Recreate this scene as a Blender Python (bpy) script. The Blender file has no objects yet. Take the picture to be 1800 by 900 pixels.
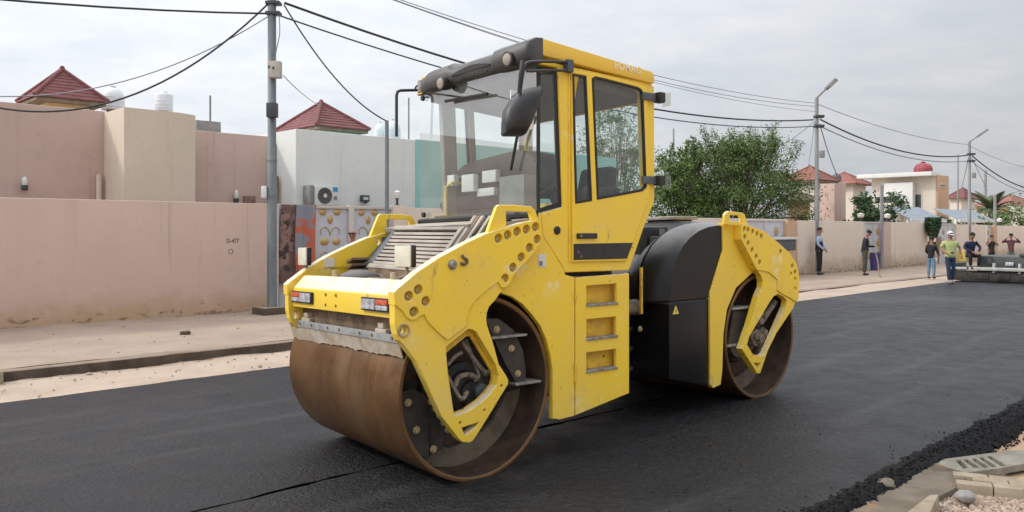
import bpy, bmesh, math, random
from mathutils import Vector, Matrix, Euler, noise
from mathutils.geometry import tessellate_polygon
random.seed(7)
PI = math.pi
sc = bpy.context.scene
COL = sc.collection

# ------------------------------------------------------------------ camera
FPX, HY, CH = 1445.2, 402.55, 1.658          # focal length and horizon in photo pixels, eye height in m
cd = bpy.data.cameras.new('camera'); cam = bpy.data.objects.new('camera', cd); COL.objects.link(cam)
cam.location = (0, 0, CH); cam.rotation_euler = (PI/2, 0, 0)
cd.sensor_width = 36; cd.lens = 36*FPX/1800; cd.shift_y = -(450-HY)/1800
cd.clip_start = 0.05; cd.clip_end = 6000
sc.camera = cam

# ------------------------------------------------------------------ light
SUN_EL = math.radians(37); SUN_DIR = Vector((-0.997, -0.07))     # horizontal direction towards the sun
world = bpy.data.worlds.new('World'); sc.world = world; world.use_nodes = True
wn, wl = world.node_tree.nodes, world.node_tree.links
wn.clear()
wo = wn.new('ShaderNodeOutputWorld'); bg = wn.new('ShaderNodeBackground'); bg.inputs['Strength'].default_value = 0.1
sky = wn.new('ShaderNodeTexSky'); sky.sky_type = 'NISHITA'; sky.sun_disc = False
sky.sun_elevation = SUN_EL; sky.sun_rotation = math.atan2(SUN_DIR.x, SUN_DIR.y) % (2*PI)
sky.air_density = 1.2; sky.dust_density = 3.0
tc = wn.new('ShaderNodeTexCoord')
sep = wn.new('ShaderNodeSeparateXYZ'); wl.new(tc.outputs['Generated'], sep.inputs[0])
def wmath(op, a, b=None, c=None):
    n = wn.new('ShaderNodeMath'); n.operation = op
    for i, v in enumerate((a, b, c)):
        if v is None: continue
        if isinstance(v, (int, float)): n.inputs[i].default_value = v
        else: wl.new(v, n.inputs[i])
    return n.outputs[0]
zc = wmath('ADD', wmath('MAXIMUM', sep.outputs[2], 0.0), 0.16)
cmb = wn.new('ShaderNodeCombineXYZ')
wl.new(wmath('DIVIDE', sep.outputs[0], zc), cmb.inputs[0]); wl.new(wmath('DIVIDE', sep.outputs[1], zc), cmb.inputs[1])
def wnoise(scale, detail, rough, off=0.0, stretch=(1, 1, 1)):
    m = wn.new('ShaderNodeMapping'); m.inputs['Location'].default_value = (off, off*.7, 0); m.inputs['Scale'].default_value = stretch
    m.inputs['Rotation'].default_value = (0, 0, 0.6)
    wl.new(cmb.outputs[0], m.inputs['Vector'])
    n = wn.new('ShaderNodeTexNoise'); n.inputs['Scale'].default_value = scale; n.inputs['Detail'].default_value = detail
    n.inputs['Roughness'].default_value = rough; wl.new(m.outputs[0], n.inputs['Vector']); return n.outputs['Fac']
n1 = wnoise(1.1, 6, .6, 3.0, (1, 1.25, 1)); n2 = wnoise(3.6, 8, .6, 9.0, (1, 1.15, 1))
cl = wmath('ADD', wmath('MULTIPLY', n1, .65), wmath('MULTIPLY', n2, .35))
ramp = wn.new('ShaderNodeValToRGB')
ramp.color_ramp.elements[0].position = .34; ramp.color_ramp.elements[0].color = (.64, .68, .745, 1)
ramp.color_ramp.elements[1].position = .64; ramp.color_ramp.elements[1].color = (.84, .85, .87, 1)
wl.new(cl, ramp.inputs['Fac'])
# the veil of cloud is thicker and brighter towards the sun
sd = Vector((SUN_DIR.x*math.cos(SUN_EL), SUN_DIR.y*math.cos(SUN_EL), math.sin(SUN_EL)))
dt = wn.new('ShaderNodeVectorMath'); dt.operation = 'DOT_PRODUCT'; wl.new(tc.outputs['Generated'], dt.inputs[0]); dt.inputs[1].default_value = sd
glow = wmath('MINIMUM', wmath('MAXIMUM', wmath('MULTIPLY_ADD', dt.outputs['Value'], 7.2, 10.8), 7.6), 12.5)
glow = wmath('MULTIPLY', glow, wmath('MULTIPLY_ADD', wmath('POWER', wmath('MAXIMUM', sep.outputs[2], 0.0), 1.6), 1.25, .93))     # an overcast sky is brightest overhead
glow = wmath('ADD', glow, wmath('MULTIPLY', wmath('POWER', wmath('MAXIMUM', wmath('SUBTRACT', dt.outputs['Value'], .52), 0.0), 1.4), 34.0))   # aureole of the veiled sun
vm = wn.new('ShaderNodeVectorMath'); vm.operation = 'SCALE'; wl.new(ramp.outputs['Color'], vm.inputs[0]); wl.new(glow, vm.inputs['Scale'])
mx = wn.new('ShaderNodeMix'); mx.data_type = 'RGBA'; mx.inputs['Factor'].default_value = .86
wl.new(sky.outputs[0], mx.inputs[6]); wl.new(vm.outputs[0], mx.inputs[7])
wl.new(mx.outputs[2], bg.inputs['Color']); wl.new(bg.outputs[0], wo.inputs['Surface'])
sl = bpy.data.lights.new('sun', 'SUN'); sl.energy = 1.4; sl.angle = math.radians(5); sl.color = (1, .95, .87)
so = bpy.data.objects.new('sun', sl); COL.objects.link(so)
so.rotation_euler = sd.to_track_quat('Z', 'Y').to_euler()
sc.view_settings.view_transform = 'Standard'; sc.view_settings.look = 'None'; sc.view_settings.gamma = 1
sc.view_settings.exposure = 0.10

# ------------------------------------------------------------------ places
def gnd(px, py, z=0.0):
    Y = FPX*(CH-z)/(py-HY); return Vector(((px-900)/FPX*Y, Y, z))
def at(px, py, Y):
    return Vector(((px-900)/FPX*Y, Y, CH-(py-HY)/FPX*Y))
SA = math.radians(46)                                # heading of the street
SD = Vector((math.sin(SA), math.cos(SA), 0)); SN = Vector((-math.cos(SA), math.sin(SA), 0))
def ST(s, t, z=0.0): return SD*s + SN*t + Vector((0, 0, z))
def s_at(px, t):                                     # where the sight line through column px meets the line at street offset t
    k = (px-900)/FPX; Y = t/(k*SN.x+SN.y); return k*Y*SD.x+Y*SD.y
def Y_at(px, t):
    k = (px-900)/FPX; return t/(k*SN.x+SN.y)
def z_at(px, py, t): return CH-(py-HY)/FPX*Y_at(px, t)
class Fr:                                            # frame of the roller: u to the rear, v outwards to its left side, z up
    def __init__(s, th, c):
        s.c = Vector((c[0], c[1], 0)); th = math.radians(th)
        s.b = Vector((math.sin(th), math.cos(th), 0)); s.n = Vector((math.cos(th), -math.sin(th), 0))
        s.M = Matrix(((s.b.x, 0, s.n.x), (s.b.y, 0, s.n.y), (0, 1, 0)))
    LEAN = .024                                      # the machine leans a little with the camber of the road
    def P(s, u, v, z): return s.c + s.b*u + s.n*v + Vector((0, 0, z+s.LEAN*v))
    def uz(s, px, py, v):
        k = (px-900)/FPX; Y = (v+s.c.dot(s.n))/(k*s.n.x+s.n.y); p = Vector((k*Y, Y, 0))
        return ((p-s.c).dot(s.b), CH-(py-HY)/FPX*Y-s.LEAN*v)
    def vz(s, px, py, u):
        k = (px-900)/FPX; Y = (u+s.c.dot(s.b))/(k*s.b.x+s.b.y); p = Vector((k*Y, Y, 0))
        v = (p-s.c).dot(s.n); return (v, CH-(py-HY)/FPX*Y-s.LEAN*v)
    def R(s): return s.M.to_4x4()
FF = Fr(52.01, (-.2187, 5.4117)); RF = Fr(48.37, (2.4388, 8.0521)); DW, DR = 1.657, .61

# ------------------------------------------------------------------ object helpers
def link(name, me, mat=None, parent=None, loc=None):
    o = bpy.data.objects.new(name, me); COL.objects.link(o)
    if mat is not None and me is not None and not len(me.materials):
        for m in (mat if isinstance(mat, (list, tuple)) else [mat]): me.materials.append(m)
    if loc is not None: o.location = loc
    if parent is not None: o.parent = parent
    return o
def tag(o, label=None, cat=None, group=None, kind=None):
    if label: o['label'] = label
    if cat: o['category'] = cat
    if group: o['group'] = group
    if kind: o['kind'] = kind
    return o
def thing(name, label, cat, loc=(0, 0, 0), group=None, rz=0.0):
    o = bpy.data.objects.new(name, None); COL.objects.link(o); o.location = loc; o.rotation_euler = (0, 0, rz)
    o.empty_display_size = .2
    return tag(o, label, cat, group)
class MB:
    """collects shapes for ONE mesh; world coordinates, origin subtracted on build"""
    def __init__(s): s.v = []; s.f = []; s.sm = []; s.mi = []
    def add(s, vs, fs, smooth=False, mi=0):
        o = len(s.v); s.v += [Vector(p) for p in vs]
        for f in fs: s.f.append([i+o for i in f]); s.sm.append(smooth); s.mi.append(mi)
        return s
    def box(s, c, size, ax=None, mi=0):
        X, Y, Z = ax if ax else (Vector((1, 0, 0)), Vector((0, 1, 0)), Vector((0, 0, 1)))
        c = Vector(c); a, b, d = [q/2 for q in size]
        vs = [c+X*(a*i)+Y*(b*j)+Z*(d*k) for i in (-1, 1) for j in (-1, 1) for k in (-1, 1)]
        return s.add(vs, [(0, 1, 3, 2), (4, 6, 7, 5), (0, 4, 5, 1), (2, 3, 7, 6), (0, 2, 6, 4), (1, 5, 7, 3)], False, mi)
    def hexa(s, p, mi=0):                            # 8 points: bottom loop 4, top loop 4
        return s.add(p, [(3, 2, 1, 0), (4, 5, 6, 7), (0, 1, 5, 4), (1, 2, 6, 5), (2, 3, 7, 6), (3, 0, 4, 7)], False, mi)
    def tube(s, pts, r, n=8, caps=True, smooth=True, mi=0):
        pts = [Vector(p) for p in pts]; rs = r if isinstance(r, (list, tuple)) else [r]*len(pts)
        vs = []; fs = []; up = None
        for i, p in enumerate(pts):
            d = (pts[min(i+1, len(pts)-1)]-pts[max(i-1, 0)])
            d = d.normalized() if d.length > 1e-9 else Vector((0, 0, 1))
            if up is None: up = d.orthogonal().normalized()
            up = (up-d*up.dot(d)); up = up.normalized() if up.length > 1e-6 else d.orthogonal().normalized()
            w = d.cross(up)
            for k in range(n):
                a = 2*PI*k/n; vs.append(p+(up*math.cos(a)+w*math.sin(a))*rs[i])
        for i in range(len(pts)-1):
            for k in range(n): fs.append((i*n+k, i*n+(k+1) % n, (i+1)*n+(k+1) % n, (i+1)*n+k))
        s.add(vs, fs, smooth, mi)
        if caps:
            s.add(vs[:n], [tuple(range(n-1, -1, -1))], False, mi); s.add(vs[-n:], [tuple(range(n))], False, mi)
        return s
    def cyl(s, p0, p1, r0, r1=None, n=16, mi=0, smooth=True): return s.tube([p0, p1], [r0, r0 if r1 is None else r1], n, True, smooth, mi)
    def lathe(s, o, ax, prof, n=24, smooth=True, mi=0, xa=None):   # prof: (distance along ax, radius)
        o = Vector(o); ax = Vector(ax).normalized(); x = Vector(xa) if xa else ax.orthogonal().normalized(); y = ax.cross(x)
        vs = [o+ax*h+(x*math.cos(2*PI*k/n)+y*math.sin(2*PI*k/n))*r for h, r in prof for k in range(n)]
        fs = [(i*n+k, i*n+(k+1) % n, (i+1)*n+(k+1) % n, (i+1)*n+k) for i in range(len(prof)-1) for k in range(n)]
        return s.add(vs, fs, smooth, mi)
    def prism(s, poly, d, mi=0, smooth_side=False):  # poly: 3-D loop, d: extrusion vector
        n = len(poly); a = [Vector(p) for p in poly]; b = [p+Vector(d) for p in a]
        tri = tessellate_polygon([a])
        s.add(a+b, [tuple(t) for t in tri]+[tuple(i+n for i in reversed(t)) for t in tri], False, mi)
        s.add(a+b, [(i, (i+1) % n, (i+1) % n+n, i+n) for i in range(n)], smooth_side, mi)
        return s
    def sphere(s, c, r, n=12, m=8, sc3=(1, 1, 1), mi=0):
        c = Vector(c); vs = []; fs = []
        for i in range(m+1):
            t = PI*i/m
            for k in range(n):
                a = 2*PI*k/n; vs.append(c+Vector((math.sin(t)*math.cos(a)*r*sc3[0], math.sin(t)*math.sin(a)*r*sc3[1], math.cos(t)*r*sc3[2])))
        for i in range(m):
            for k in range(n): fs.append((i*n+k, (i+1)*n+k, (i+1)*n+(k+1) % n, i*n+(k+1) % n))
        return s.add(vs, fs, True, mi)
    def mesh(s, name, org=(0, 0, 0), fix=True):
        me = bpy.data.meshes.new(name); o = Vector(org)
        me.from_pydata([tuple(p-o) for p in s.v], [], s.f); me.update()
        me.polygons.foreach_set('use_smooth', s.sm); me.polygons.foreach_set('material_index', s.mi)
        if fix:
            bm = bmesh.new(); bm.from_mesh(me); bmesh.ops.remove_doubles(bm, verts=bm.verts, dist=1e-5)
            bmesh.ops.dissolve_degenerate(bm, edges=bm.edges, dist=1e-6)
            bmesh.ops.recalc_face_normals(bm, faces=bm.faces); bm.to_mesh(me); bm.free()
            try: me.set_sharp_from_angle(angle=math.radians(40))
            except Exception: pass
        return me
    def build(s, name, mat, parent=None, org=None, fix=True, bevel=0):
        o0 = Vector(org) if org is not None else (Vector(parent.matrix_world.translation) if parent is not None and parent.parent is None else Vector((0, 0, 0)))
        if parent is not None: o0 = world_loc(parent)
        me = s.mesh(name, o0, fix)
        if bevel: bevel_mesh(me, bevel)
        o = link(name, me, mat, parent)
        if parent is None: o.location = o0
        return o
def world_loc(o):
    p = Vector((0, 0, 0))
    while o is not None: p += o.location; o = o.parent
    return p
def bevel_mesh(me, w, seg=2, ang=35):
    bm = bmesh.new(); bm.from_mesh(me)
    es = [e for e in bm.edges if len(e.link_faces) == 2 and e.calc_face_angle(0) > math.radians(ang)]
    bmesh.ops.bevel(bm, geom=es, offset=w, segments=seg, profile=.6, affect='EDGES', clamp_overlap=True)
    for f in bm.faces: f.smooth = True
    bm.to_mesh(me); bm.free()
    try: me.set_sharp_from_angle(angle=math.radians(50))
    except Exception: pass
def flat_mesh(outline, holes, half, bevel):
    """2-D filled shape with holes, extruded and bevelled, through a 2-D curve"""
    cu = bpy.data.curves.new('c', 'CURVE'); cu.dimensions = '2D'; cu.fill_mode = 'BOTH'
    for lp in [outline]+list(holes):
        sp = cu.splines.new('POLY'); sp.points.add(len(lp)-1); sp.use_cyclic_u = True
        for i, p in enumerate(lp): sp.points[i].co = (p[0], p[1], 0, 1)
    cu.extrude = max(half-bevel, .0005); cu.bevel_depth = bevel; cu.offset = -bevel; cu.bevel_resolution = 1
    o = bpy.data.objects.new('c', cu); COL.objects.link(o)
    me = bpy.data.meshes.new_from_object(o)
    bpy.data.objects.remove(o); bpy.data.curves.remove(cu)
    for p in me.polygons: p.use_smooth = False
    return me
def circle(c, r, n=14, sx=1.0): return [(c[0]+r*sx*math.cos(2*PI*k/n), c[1]+r*math.sin(2*PI*k/n)) for k in range(n)]
def plate(name, fr, poly, v1, th, mat, parent, holes=(), bevel=.004):
    """plate of the roller: outline in (u, z), outer face at v1, thickness th inwards"""
    me = flat_mesh(poly, holes, th/2, bevel)
    M = Matrix.Translation(fr.P(0, v1-th/2, 0)-world_loc(parent)) @ fr.R()
    me.transform(M); me.name = name
    return link(name, me, mat, parent)
def catmull(pts, k=6):
    out = []; n = len(pts); P = [Vector(p) for p in pts]
    for i in range(n-1):
        a, b, c, d = P[max(i-1, 0)], P[i], P[i+1], P[min(i+2, n-1)]
        for j in range(k):
            t = j/k; out.append(.5*((2*b)+(c-a)*t+(2*a-5*b+4*c-d)*t*t+(3*b-a-3*c+d)*t**3))
    out.append(P[-1]); return out

# ------------------------------------------------------------------ materials
def newmat(name):
    m = bpy.data.materials.new(name); m.use_nodes = True; nt = m.node_tree
    return m, nt.nodes, nt.links, nt.nodes['Principled BSDF']
def pm(name, c1, c2=None, scale=3.0, rough=.7, metal=0.0, bump=0.0, bscale=40.0, stretch=(1, 1, 1), lo=.35, hi=.65, detail=5, spots=None, spec=.5, rvar=0.0, space='Object', extra=None, coat=0.0, bdist=.02):
    """principled paint: c1..c2 by noise, optional spots (colour, scale, lo, hi, stretch), fine bump"""
    m, N, L, B = newmat(name)
    B.inputs['Roughness'].default_value = rough; B.inputs['Metallic'].default_value = metal; B.inputs['Specular IOR Level'].default_value = spec
    if coat: B.inputs['Coat Weight'].default_value = coat; B.inputs['Coat Roughness'].default_value = .15
    t = N.new('ShaderNodeTexCoord')
    if space == 'World':
        g = N.new('ShaderNodeNewGeometry'); src = g.outputs['Position']
    else: src = t.outputs[space]
    def nz(sca, st=(1, 1, 1), det=detail, ro=.6, loc=(0, 0, 0)):
        mp = N.new('ShaderNodeMapping'); mp.inputs['Scale'].default_value = st; mp.inputs['Location'].default_value = loc
        L.new(src, mp.inputs['Vector'])
        n = N.new('ShaderNodeTexNoise'); n.inputs['Scale'].default_value = sca; n.inputs['Detail'].default_value = det; n.inputs['Roughness'].default_value = ro
        L.new(mp.outputs[0], n.inputs['Vector']); return n.outputs['Fac']
    def mr(v, a, b, c=0., d=1.):
        r = N.new('ShaderNodeMapRange'); r.inputs[1].default_value = a; r.inputs[2].default_value = b; r.inputs[3].default_value = c; r.inputs[4].default_value = d
        r.interpolation_type = 'SMOOTHSTEP'; L.new(v, r.inputs[0]); return r.outputs[0]
    def mix(f, a, b):
        x = N.new('ShaderNodeMix'); x.data_type = 'RGBA'
        if isinstance(f, float): x.inputs[0].default_value = f
        else: L.new(f, x.inputs[0])
        for i, c in ((6, a), (7, b)):
            if isinstance(c, tuple): x.inputs[i].default_value = (*c, 1)
            else: L.new(c, x.inputs[i])
        return x.outputs[2]
    base = c1
    if c2 is not None:
        f = nz(scale, stretch); base = mix(mr(f, lo, hi), c1, c2)
        if rvar: L.new(mr(f, lo, hi, rough-rvar, rough+rvar), B.inputs['Roughness'])
    for k, sp in enumerate(spots or []):
        c, sca, a, b = sp[:4]; st = sp[4] if len(sp) > 4 else (1, 1, 1)
        base = mix(mr(nz(sca, st, 6, .65, (3.1*k+1, 1.7*k, .3)), a, b), base, c)
    if extra: base = extra(N, L, t, src, nz, mr, mix, base)
    if isinstance(base, tuple): B.inputs['Base Color'].default_value = (*base, 1)
    else: L.new(base, B.inputs['Base Color'])
    if bump:
        bp = N.new('ShaderNodeBump'); bp.inputs['Strength'].default_value = bump; bp.inputs['Distance'].default_value = bdist
        L.new(nz(bscale, (1, 1, 1), 6, .65), bp.inputs['Height']); L.new(bp.outputs[0], B.inputs['Normal'])
    return m
def glassmat(name, tint, refl=.06, rough=.0, dust=0.0):
    m, N, L, B = newmat(name); N.remove(B)
    tr = N.new('ShaderNodeBsdfTransparent'); tr.inputs[0].default_value = (*tint, 1)
    gl = N.new('ShaderNodeBsdfGlossy'); gl.inputs['Roughness'].default_value = rough
    g = N.new("ShaderNodeNewGeometry"); dp = N.new("ShaderNodeVectorMath"); dp.operation = "DOT_PRODUCT"; L.new(g.outputs["Normal"], dp.inputs[0]); L.new(g.outputs["Incoming"], dp.inputs[1])
    ab = N.new("ShaderNodeMath"); ab.operation = "ABSOLUTE"; L.new(dp.outputs["Value"], ab.inputs[0]); sb = N.new("ShaderNodeMath"); sb.operation = "SUBTRACT"; sb.inputs[0].default_value = 1; L.new(ab.outputs[0], sb.inputs[1]); pw = N.new("ShaderNodeMath"); pw.operation = "POWER"; pw.inputs[1].default_value = 4.5; L.new(sb.outputs[0], pw.inputs[0])
    ma = N.new('ShaderNodeMath'); ma.operation = 'MULTIPLY_ADD'; ma.inputs[1].default_value = 1-refl; ma.inputs[2].default_value = refl; L.new(pw.outputs[0], ma.inputs[0])
    mx_ = N.new('ShaderNodeMixShader'); L.new(ma.outputs[0], mx_.inputs[0]); L.new(tr.outputs[0], mx_.inputs[1]); L.new(gl.outputs[0], mx_.inputs[2])
    out = mx_.outputs[0]
    if dust:                                         # film of dust, thicker in blotches
        df = N.new('ShaderNodeBsdfDiffuse'); df.inputs[0].default_value = (.72, .72, .69, 1)
        t = N.new('ShaderNodeTexCoord'); n = N.new('ShaderNodeTexNoise'); n.inputs['Scale'].default_value = 3.0; n.inputs['Detail'].default_value = 5; L.new(t.outputs['Object'], n.inputs['Vector'])
        r = N.new('ShaderNodeMapRange'); r.inputs[1].default_value = .35; r.inputs[2].default_value = .7; r.inputs[3].default_value = dust*.6; r.inputs[4].default_value = dust*1.6; L.new(n.outputs['Fac'], r.inputs[0])
        m3 = N.new('ShaderNodeMixShader'); L.new(r.outputs[0], m3.inputs[0]); L.new(out, m3.inputs[1]); L.new(df.outputs[0], m3.inputs[2]); out = m3.outputs[0]
    L.new(out, N['Material Output'].inputs['Surface']); return m
def ztop_dust(col, amt, lo=.55, hi=.95):
    """settled dust on faces that look up"""
    def f(N, L, t, src, nz, mr, mix, base):
        g = N.new('ShaderNodeNewGeometry'); s = N.new('ShaderNodeSeparateXYZ'); L.new(g.outputs['Normal'], s.inputs[0])
        a = N.new('ShaderNodeMath'); a.operation = 'MULTIPLY'; L.new(mr(s.outputs[2], lo, hi), a.inputs[0]); L.new(mr(nz(6.0), .2, .6, amt*.55, amt), a.inputs[1])
        return mix(a.outputs[0], base, col)
    return f
def worn(col_edge, dust):
    """dust on upward faces plus chipped, rusty edges"""
    def f(N, L, t, src, nz, mr, mix, base):
        b = dust(N, L, t, src, nz, mr, mix, base)
        bv = N.new('ShaderNodeBevel'); bv.samples = 4; bv.inputs['Radius'].default_value = .012
        g = N.new('ShaderNodeNewGeometry'); d = N.new('ShaderNodeVectorMath'); d.operation = 'DOT_PRODUCT'; L.new(bv.outputs[0], d.inputs[0]); L.new(g.outputs['Normal'], d.inputs[1])
        e = mr(d.outputs['Value'], .80, .985, 1., 0.)
        a = N.new('ShaderNodeMath'); a.operation = 'MULTIPLY'; L.new(e, a.inputs[0]); L.new(mr(nz(11.0), .46, .60, 0., .85), a.inputs[1])
        return mix(a.outputs[0], b, col_edge)
    return f
M = {}
M['yellow'] = pm('yellow_paint', (.88, .60, .040), (.84, .575, .065), 2.2, .42, spots=[((.62, .45, .15), 7, .60, .78), ((.74, .57, .22), 1.3, .52, .85), ((.40, .27, .10), 11, .62, .74, (1, 1, .3)), ((.15, .075, .03), 24, .665, .72), ((.05, .03, .02), 60, .70, .74), ((.86, .74, .42), 3.3, .60, .74)], rvar=.08, extra=worn((.30, .17, .06), ztop_dust((.70, .64, .49), .95, .45, .82)), bump=.03, bscale=60)
M['yellow_dusty'] = pm('dust_covered_yellow_paint', (.88, .60, .040), (.84, .575, .065), 2.2, .42, spots=[((.62, .45, .15), 7, .60, .78), ((.74, .57, .22), 1.3, .52, .85), ((.40, .27, .10), 11, .62, .74, (1, 1, .3)), ((.15, .075, .03), 24, .665, .72), ((.05, .03, .02), 60, .70, .74), ((.86, .74, .42), 3.3, .60, .74)], rvar=.08, extra=worn((.30, .17, .06), ztop_dust((.70, .64, .49), 1.0, .30, .66)), bump=.03, bscale=60)
M['yellow_roof'] = pm('sun_bleached_yellow_paint', (.80, .50, .045), (.76, .49, .06), 2.0, .45, spots=[((.55, .42, .2), 6, .6, .8)], extra=ztop_dust((.7, .62, .45), .5))
M['yellow_dirty'] = pm('grimy_yellow_paint', (.80, .50, .03), (.62, .37, .05), 9, .6, spots=[((.08, .04, .025), 18, .6, .72)])
M['rust_edge'] = pm('rusty_steel_edge', (.16, .075, .035), (.26, .16, .09), 14, .75, bump=.2, bscale=50)
M['bolt'] = pm('dusty_bolt', (.42, .33, .17), (.30, .22, .10), 30, .6)
M['black'] = pm('black_plastic', (.016, .016, .018), (.024, .024, .025), 8, .45, extra=ztop_dust((.30, .27, .24), .4, .5, 1.), spots=[((.05, .045, .04), 5, .6, .8)])
M['cover'] = pm('black_moulded_cover', (.0045, .0056, .0078), (.0065, .0072, .0090), 3, .36, spec=.35, extra=ztop_dust((.34, .32, .30), .6, .45, 1.), spots=[((.018, .016, .015), 4, .6, .85, (1, 1, .4))])
M['gasket'] = pm('window_rubber', (.016, .015, .014), None, rough=.6)
M['dark'] = pm('dark_machine_steel', (.022, .020, .019), (.05, .04, .033), 9, .6, spots=[((.16, .12, .085), 12, .6, .8)])
M['hose'] = pm('dusty_hose', (.16, .13, .105), (.28, .23, .18), 20, .8)
M['iron'] = pm('dusty_cast_iron', (.10, .085, .07), (.24, .19, .14), 12, .75, bump=.15)
M['tread'] = pm('worn_steel_tread', (.36, .34, .32), (.20, .18, .16), 20, .5, .3)
M['visor'] = pm('grey_plastic', (.045, .045, .044), (.075, .072, .066), 5, .5, extra=ztop_dust((.24, .23, .21), .5))
M['hood'] = pm('dusty_hood_grey', (.20, .185, .165), (.34, .29, .235), 4, .6, extra=ztop_dust((.55, .48, .40), .55))
M['slat'] = pm('dusty_slat', (.30, .255, .215), (.43, .37, .31), 5, .75, stretch=(.6, .6, 1))
M['bluegrey'] = pm('blue_grey_steel', (.06, .075, .09), (.10, .11, .12), 5, .55)
M['scraper'] = pm('galvanised_scraper', (.20, .21, .205), (.30, .30, .29), 10, .6, spots=[((.22, .13, .08), 14, .6, .75)])
M['rubber'] = pm('beige_rubber_flap', (.52, .46, .38), (.40, .31, .22), 8, .8, spots=[((.32, .19, .11), 9, .55, .75)])
M['brown_steel'] = pm('brown_primer_steel', (.10, .065, .04), (.22, .15, .09), 6, .7, spots=[((.3, .2, .12), 9, .55, .75)])
M['interior'] = pm('cab_lining', (.13, .10, .075), (.16, .125, .095), 6, .85)
M['cabliner'] = pm('cab_pillar_trim', (.34, .33, .30), (.28, .27, .25), 4, .7)
M['seat'] = pm('seat_cloth', (.025, .025, .028), (.04, .04, .042), 20, .85)
M['dash'] = pm('dash_plastic', (.030, .033, .034), (.05, .05, .05), 5, .55, extra=ztop_dust((.20, .20, .19), .5))
M['white'] = pm('white_plastic', (.88, .88, .87), (.82, .82, .80), 6, .5)
M['greypanel'] = pm('grey_panel', (.22, .245, .24), (.29, .31, .30), 4, .5)
M['lampcream'] = pm('cream_lamp_lens', (.62, .58, .45), (.70, .66, .54), 12, .35)
M['lens_clear'] = pm('clear_lamp_lens', (.70, .72, .75), (.34, .36, .39), 30, .12, .35)
M['lens_red'] = pm('red_lamp_lens', (.55, .07, .03), (.65, .13, .06), 20, .25)
M['worklens'] = pm('dusty_round_lens', (.26, .22, .18), (.38, .32, .26), 9, .35)
M['sticker'] = pm('white_sticker', (.66, .62, .60), None, rough=.5)
M['grey_print'] = pm('grey_print', (.19, .19, .24), None, rough=.5)
M['warning'] = pm('yellow_sticker', (.80, .62, .12), None, rough=.5)
M['letter'] = pm('faded_lettering', (.80, .72, .52), (.84, .77, .60), 20, .6)
M['glass'] = glassmat('cab_glass', (.92, .98, .96), .22, dust=.075)
M['glass_dark'] = glassmat('cab_side_glass', (.96, .985, .975), .05, dust=.02)
M['mirror_glass'] = pm('mirror_glass', (.7, .7, .7), None, rough=.05, metal=1.0)
def drum_mat():
    def ex(N, L, t, src, nz, mr, mix, base):
        b = mix(mr(nz(2.2, (1, 1, 1), 4), .5, .75, 0., .7), base, (.20, .13, .065))
        d = N.new('ShaderNodeVectorMath'); d.operation = 'DOT_PRODUCT'; L.new(src, d.inputs[0]); d.inputs[1].default_value = tuple(FF.n)   # wear runs round the drum
        c = N.new('ShaderNodeCombineXYZ'); L.new(d.outputs['Value'], c.inputs[0])
        for sc_, a_, b_, col, f in ((9, .5, .72, (.095, .05, .022), .35), (42, .55, .68, (.24, .15, .08), .5), (120, .58, .7, (.06, .033, .018), .5)):
            n = N.new('ShaderNodeTexNoise'); n.inputs['Scale'].default_value = sc_; n.inputs['Detail'].default_value = 3; L.new(c.outputs[0], n.inputs['Vector'])
            b = mix(mr(n.outputs['Fac'], a_, b_, 0., f), b, col)
        return mix(mr(nz(55, (1, 1, 1), 3), .66, .72, 0., .7), b, (.035, .022, .015))
    return pm('rusty_drum_steel', (.128, .061, .021), (.178, .090, .033), 2.5, .37, .45, spots=[((.075, .040, .024), 9, .55, .75), ((.22, .13, .075), 26, .68, .78)], extra=ex, rvar=.10, bump=.05, bscale=70)
M['drum'] = drum_mat()
M['drum_in'] = pm('grimy_drum_inside', (.035, .021, .014), (.075, .045, .028), 6, .65, .1, spots=[((.14, .09, .05), 7, .58, .8)])
M['drum_mud'] = pm('dried_mud', (.12, .095, .065), (.18, .145, .10), 9, .9, bump=.3)
def asphalt(name, c1, c2, rough):
    def ex(N, L, t, src, nz, mr, mix, base):
        k = lambda c, f: tuple(x*f for x in c)
        b = mix(mr(nz(30, (1, 1, 1), 4, .7), .42, .58), k(c1, .35), k(c2, 1.5))          # stones in the mat
        b = mix(mr(nz(9, (1, 1, 1), 5), .54, .68, 0., .8), b, k(c1, .4))              # open pores
        b = mix(mr(nz(.5, (1, 1, 1), 5), .45, .68, 0., .55), b, k(c2, 2.6))              # rolled, paler patches
        b = mix(mr(nz(.16, (1, 1, 1), 6), .50, .70, 0., .5), b, (.060, .058, .058))             # dust carried on
        s = N.new('ShaderNodeMapping'); s.inputs['Rotation'].default_value = (0, 0, SA); L.new(src, s.inputs['Vector'])
        n = N.new('ShaderNodeTexNoise'); n.inputs['Scale'].default_value = 1.0; n.inputs['Detail'].default_value = 5
        m2 = N.new('ShaderNodeMapping'); m2.inputs['Scale'].default_value = (2.2, .16, 1); L.new(s.outputs[0], m2.inputs['Vector']); L.new(m2.outputs[0], n.inputs['Vector'])
        b = mix(mr(n.outputs['Fac'], .53, .70, 0., .55), b, (.042, .041, .043))                    # streaks left by the drums
        return mix(mr(nz(150, (1, 1, 1), 2), .66, .72, 0., .5), b, k(c2, 5))
    return pm(name, c1, c2, 3.0, rough, bump=1.0, bscale=26, spec=.40, space='World', rvar=.06, extra=ex, bdist=.035)
M['asphalt'] = asphalt('fresh_asphalt', (.0042, .0044, .0060), (.0075, .0078, .0098), .47)
M['asphalt_b'] = asphalt('rolled_asphalt', (.0045, .0047, .0063), (.0082, .0085, .0105), .45)
M['asphalt_loose'] = pm('loose_hot_asphalt', (.0045, .0045, .005), (.009, .009, .0095), 30, .85, bump=.8, bscale=60, space='World', spec=.25)
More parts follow.
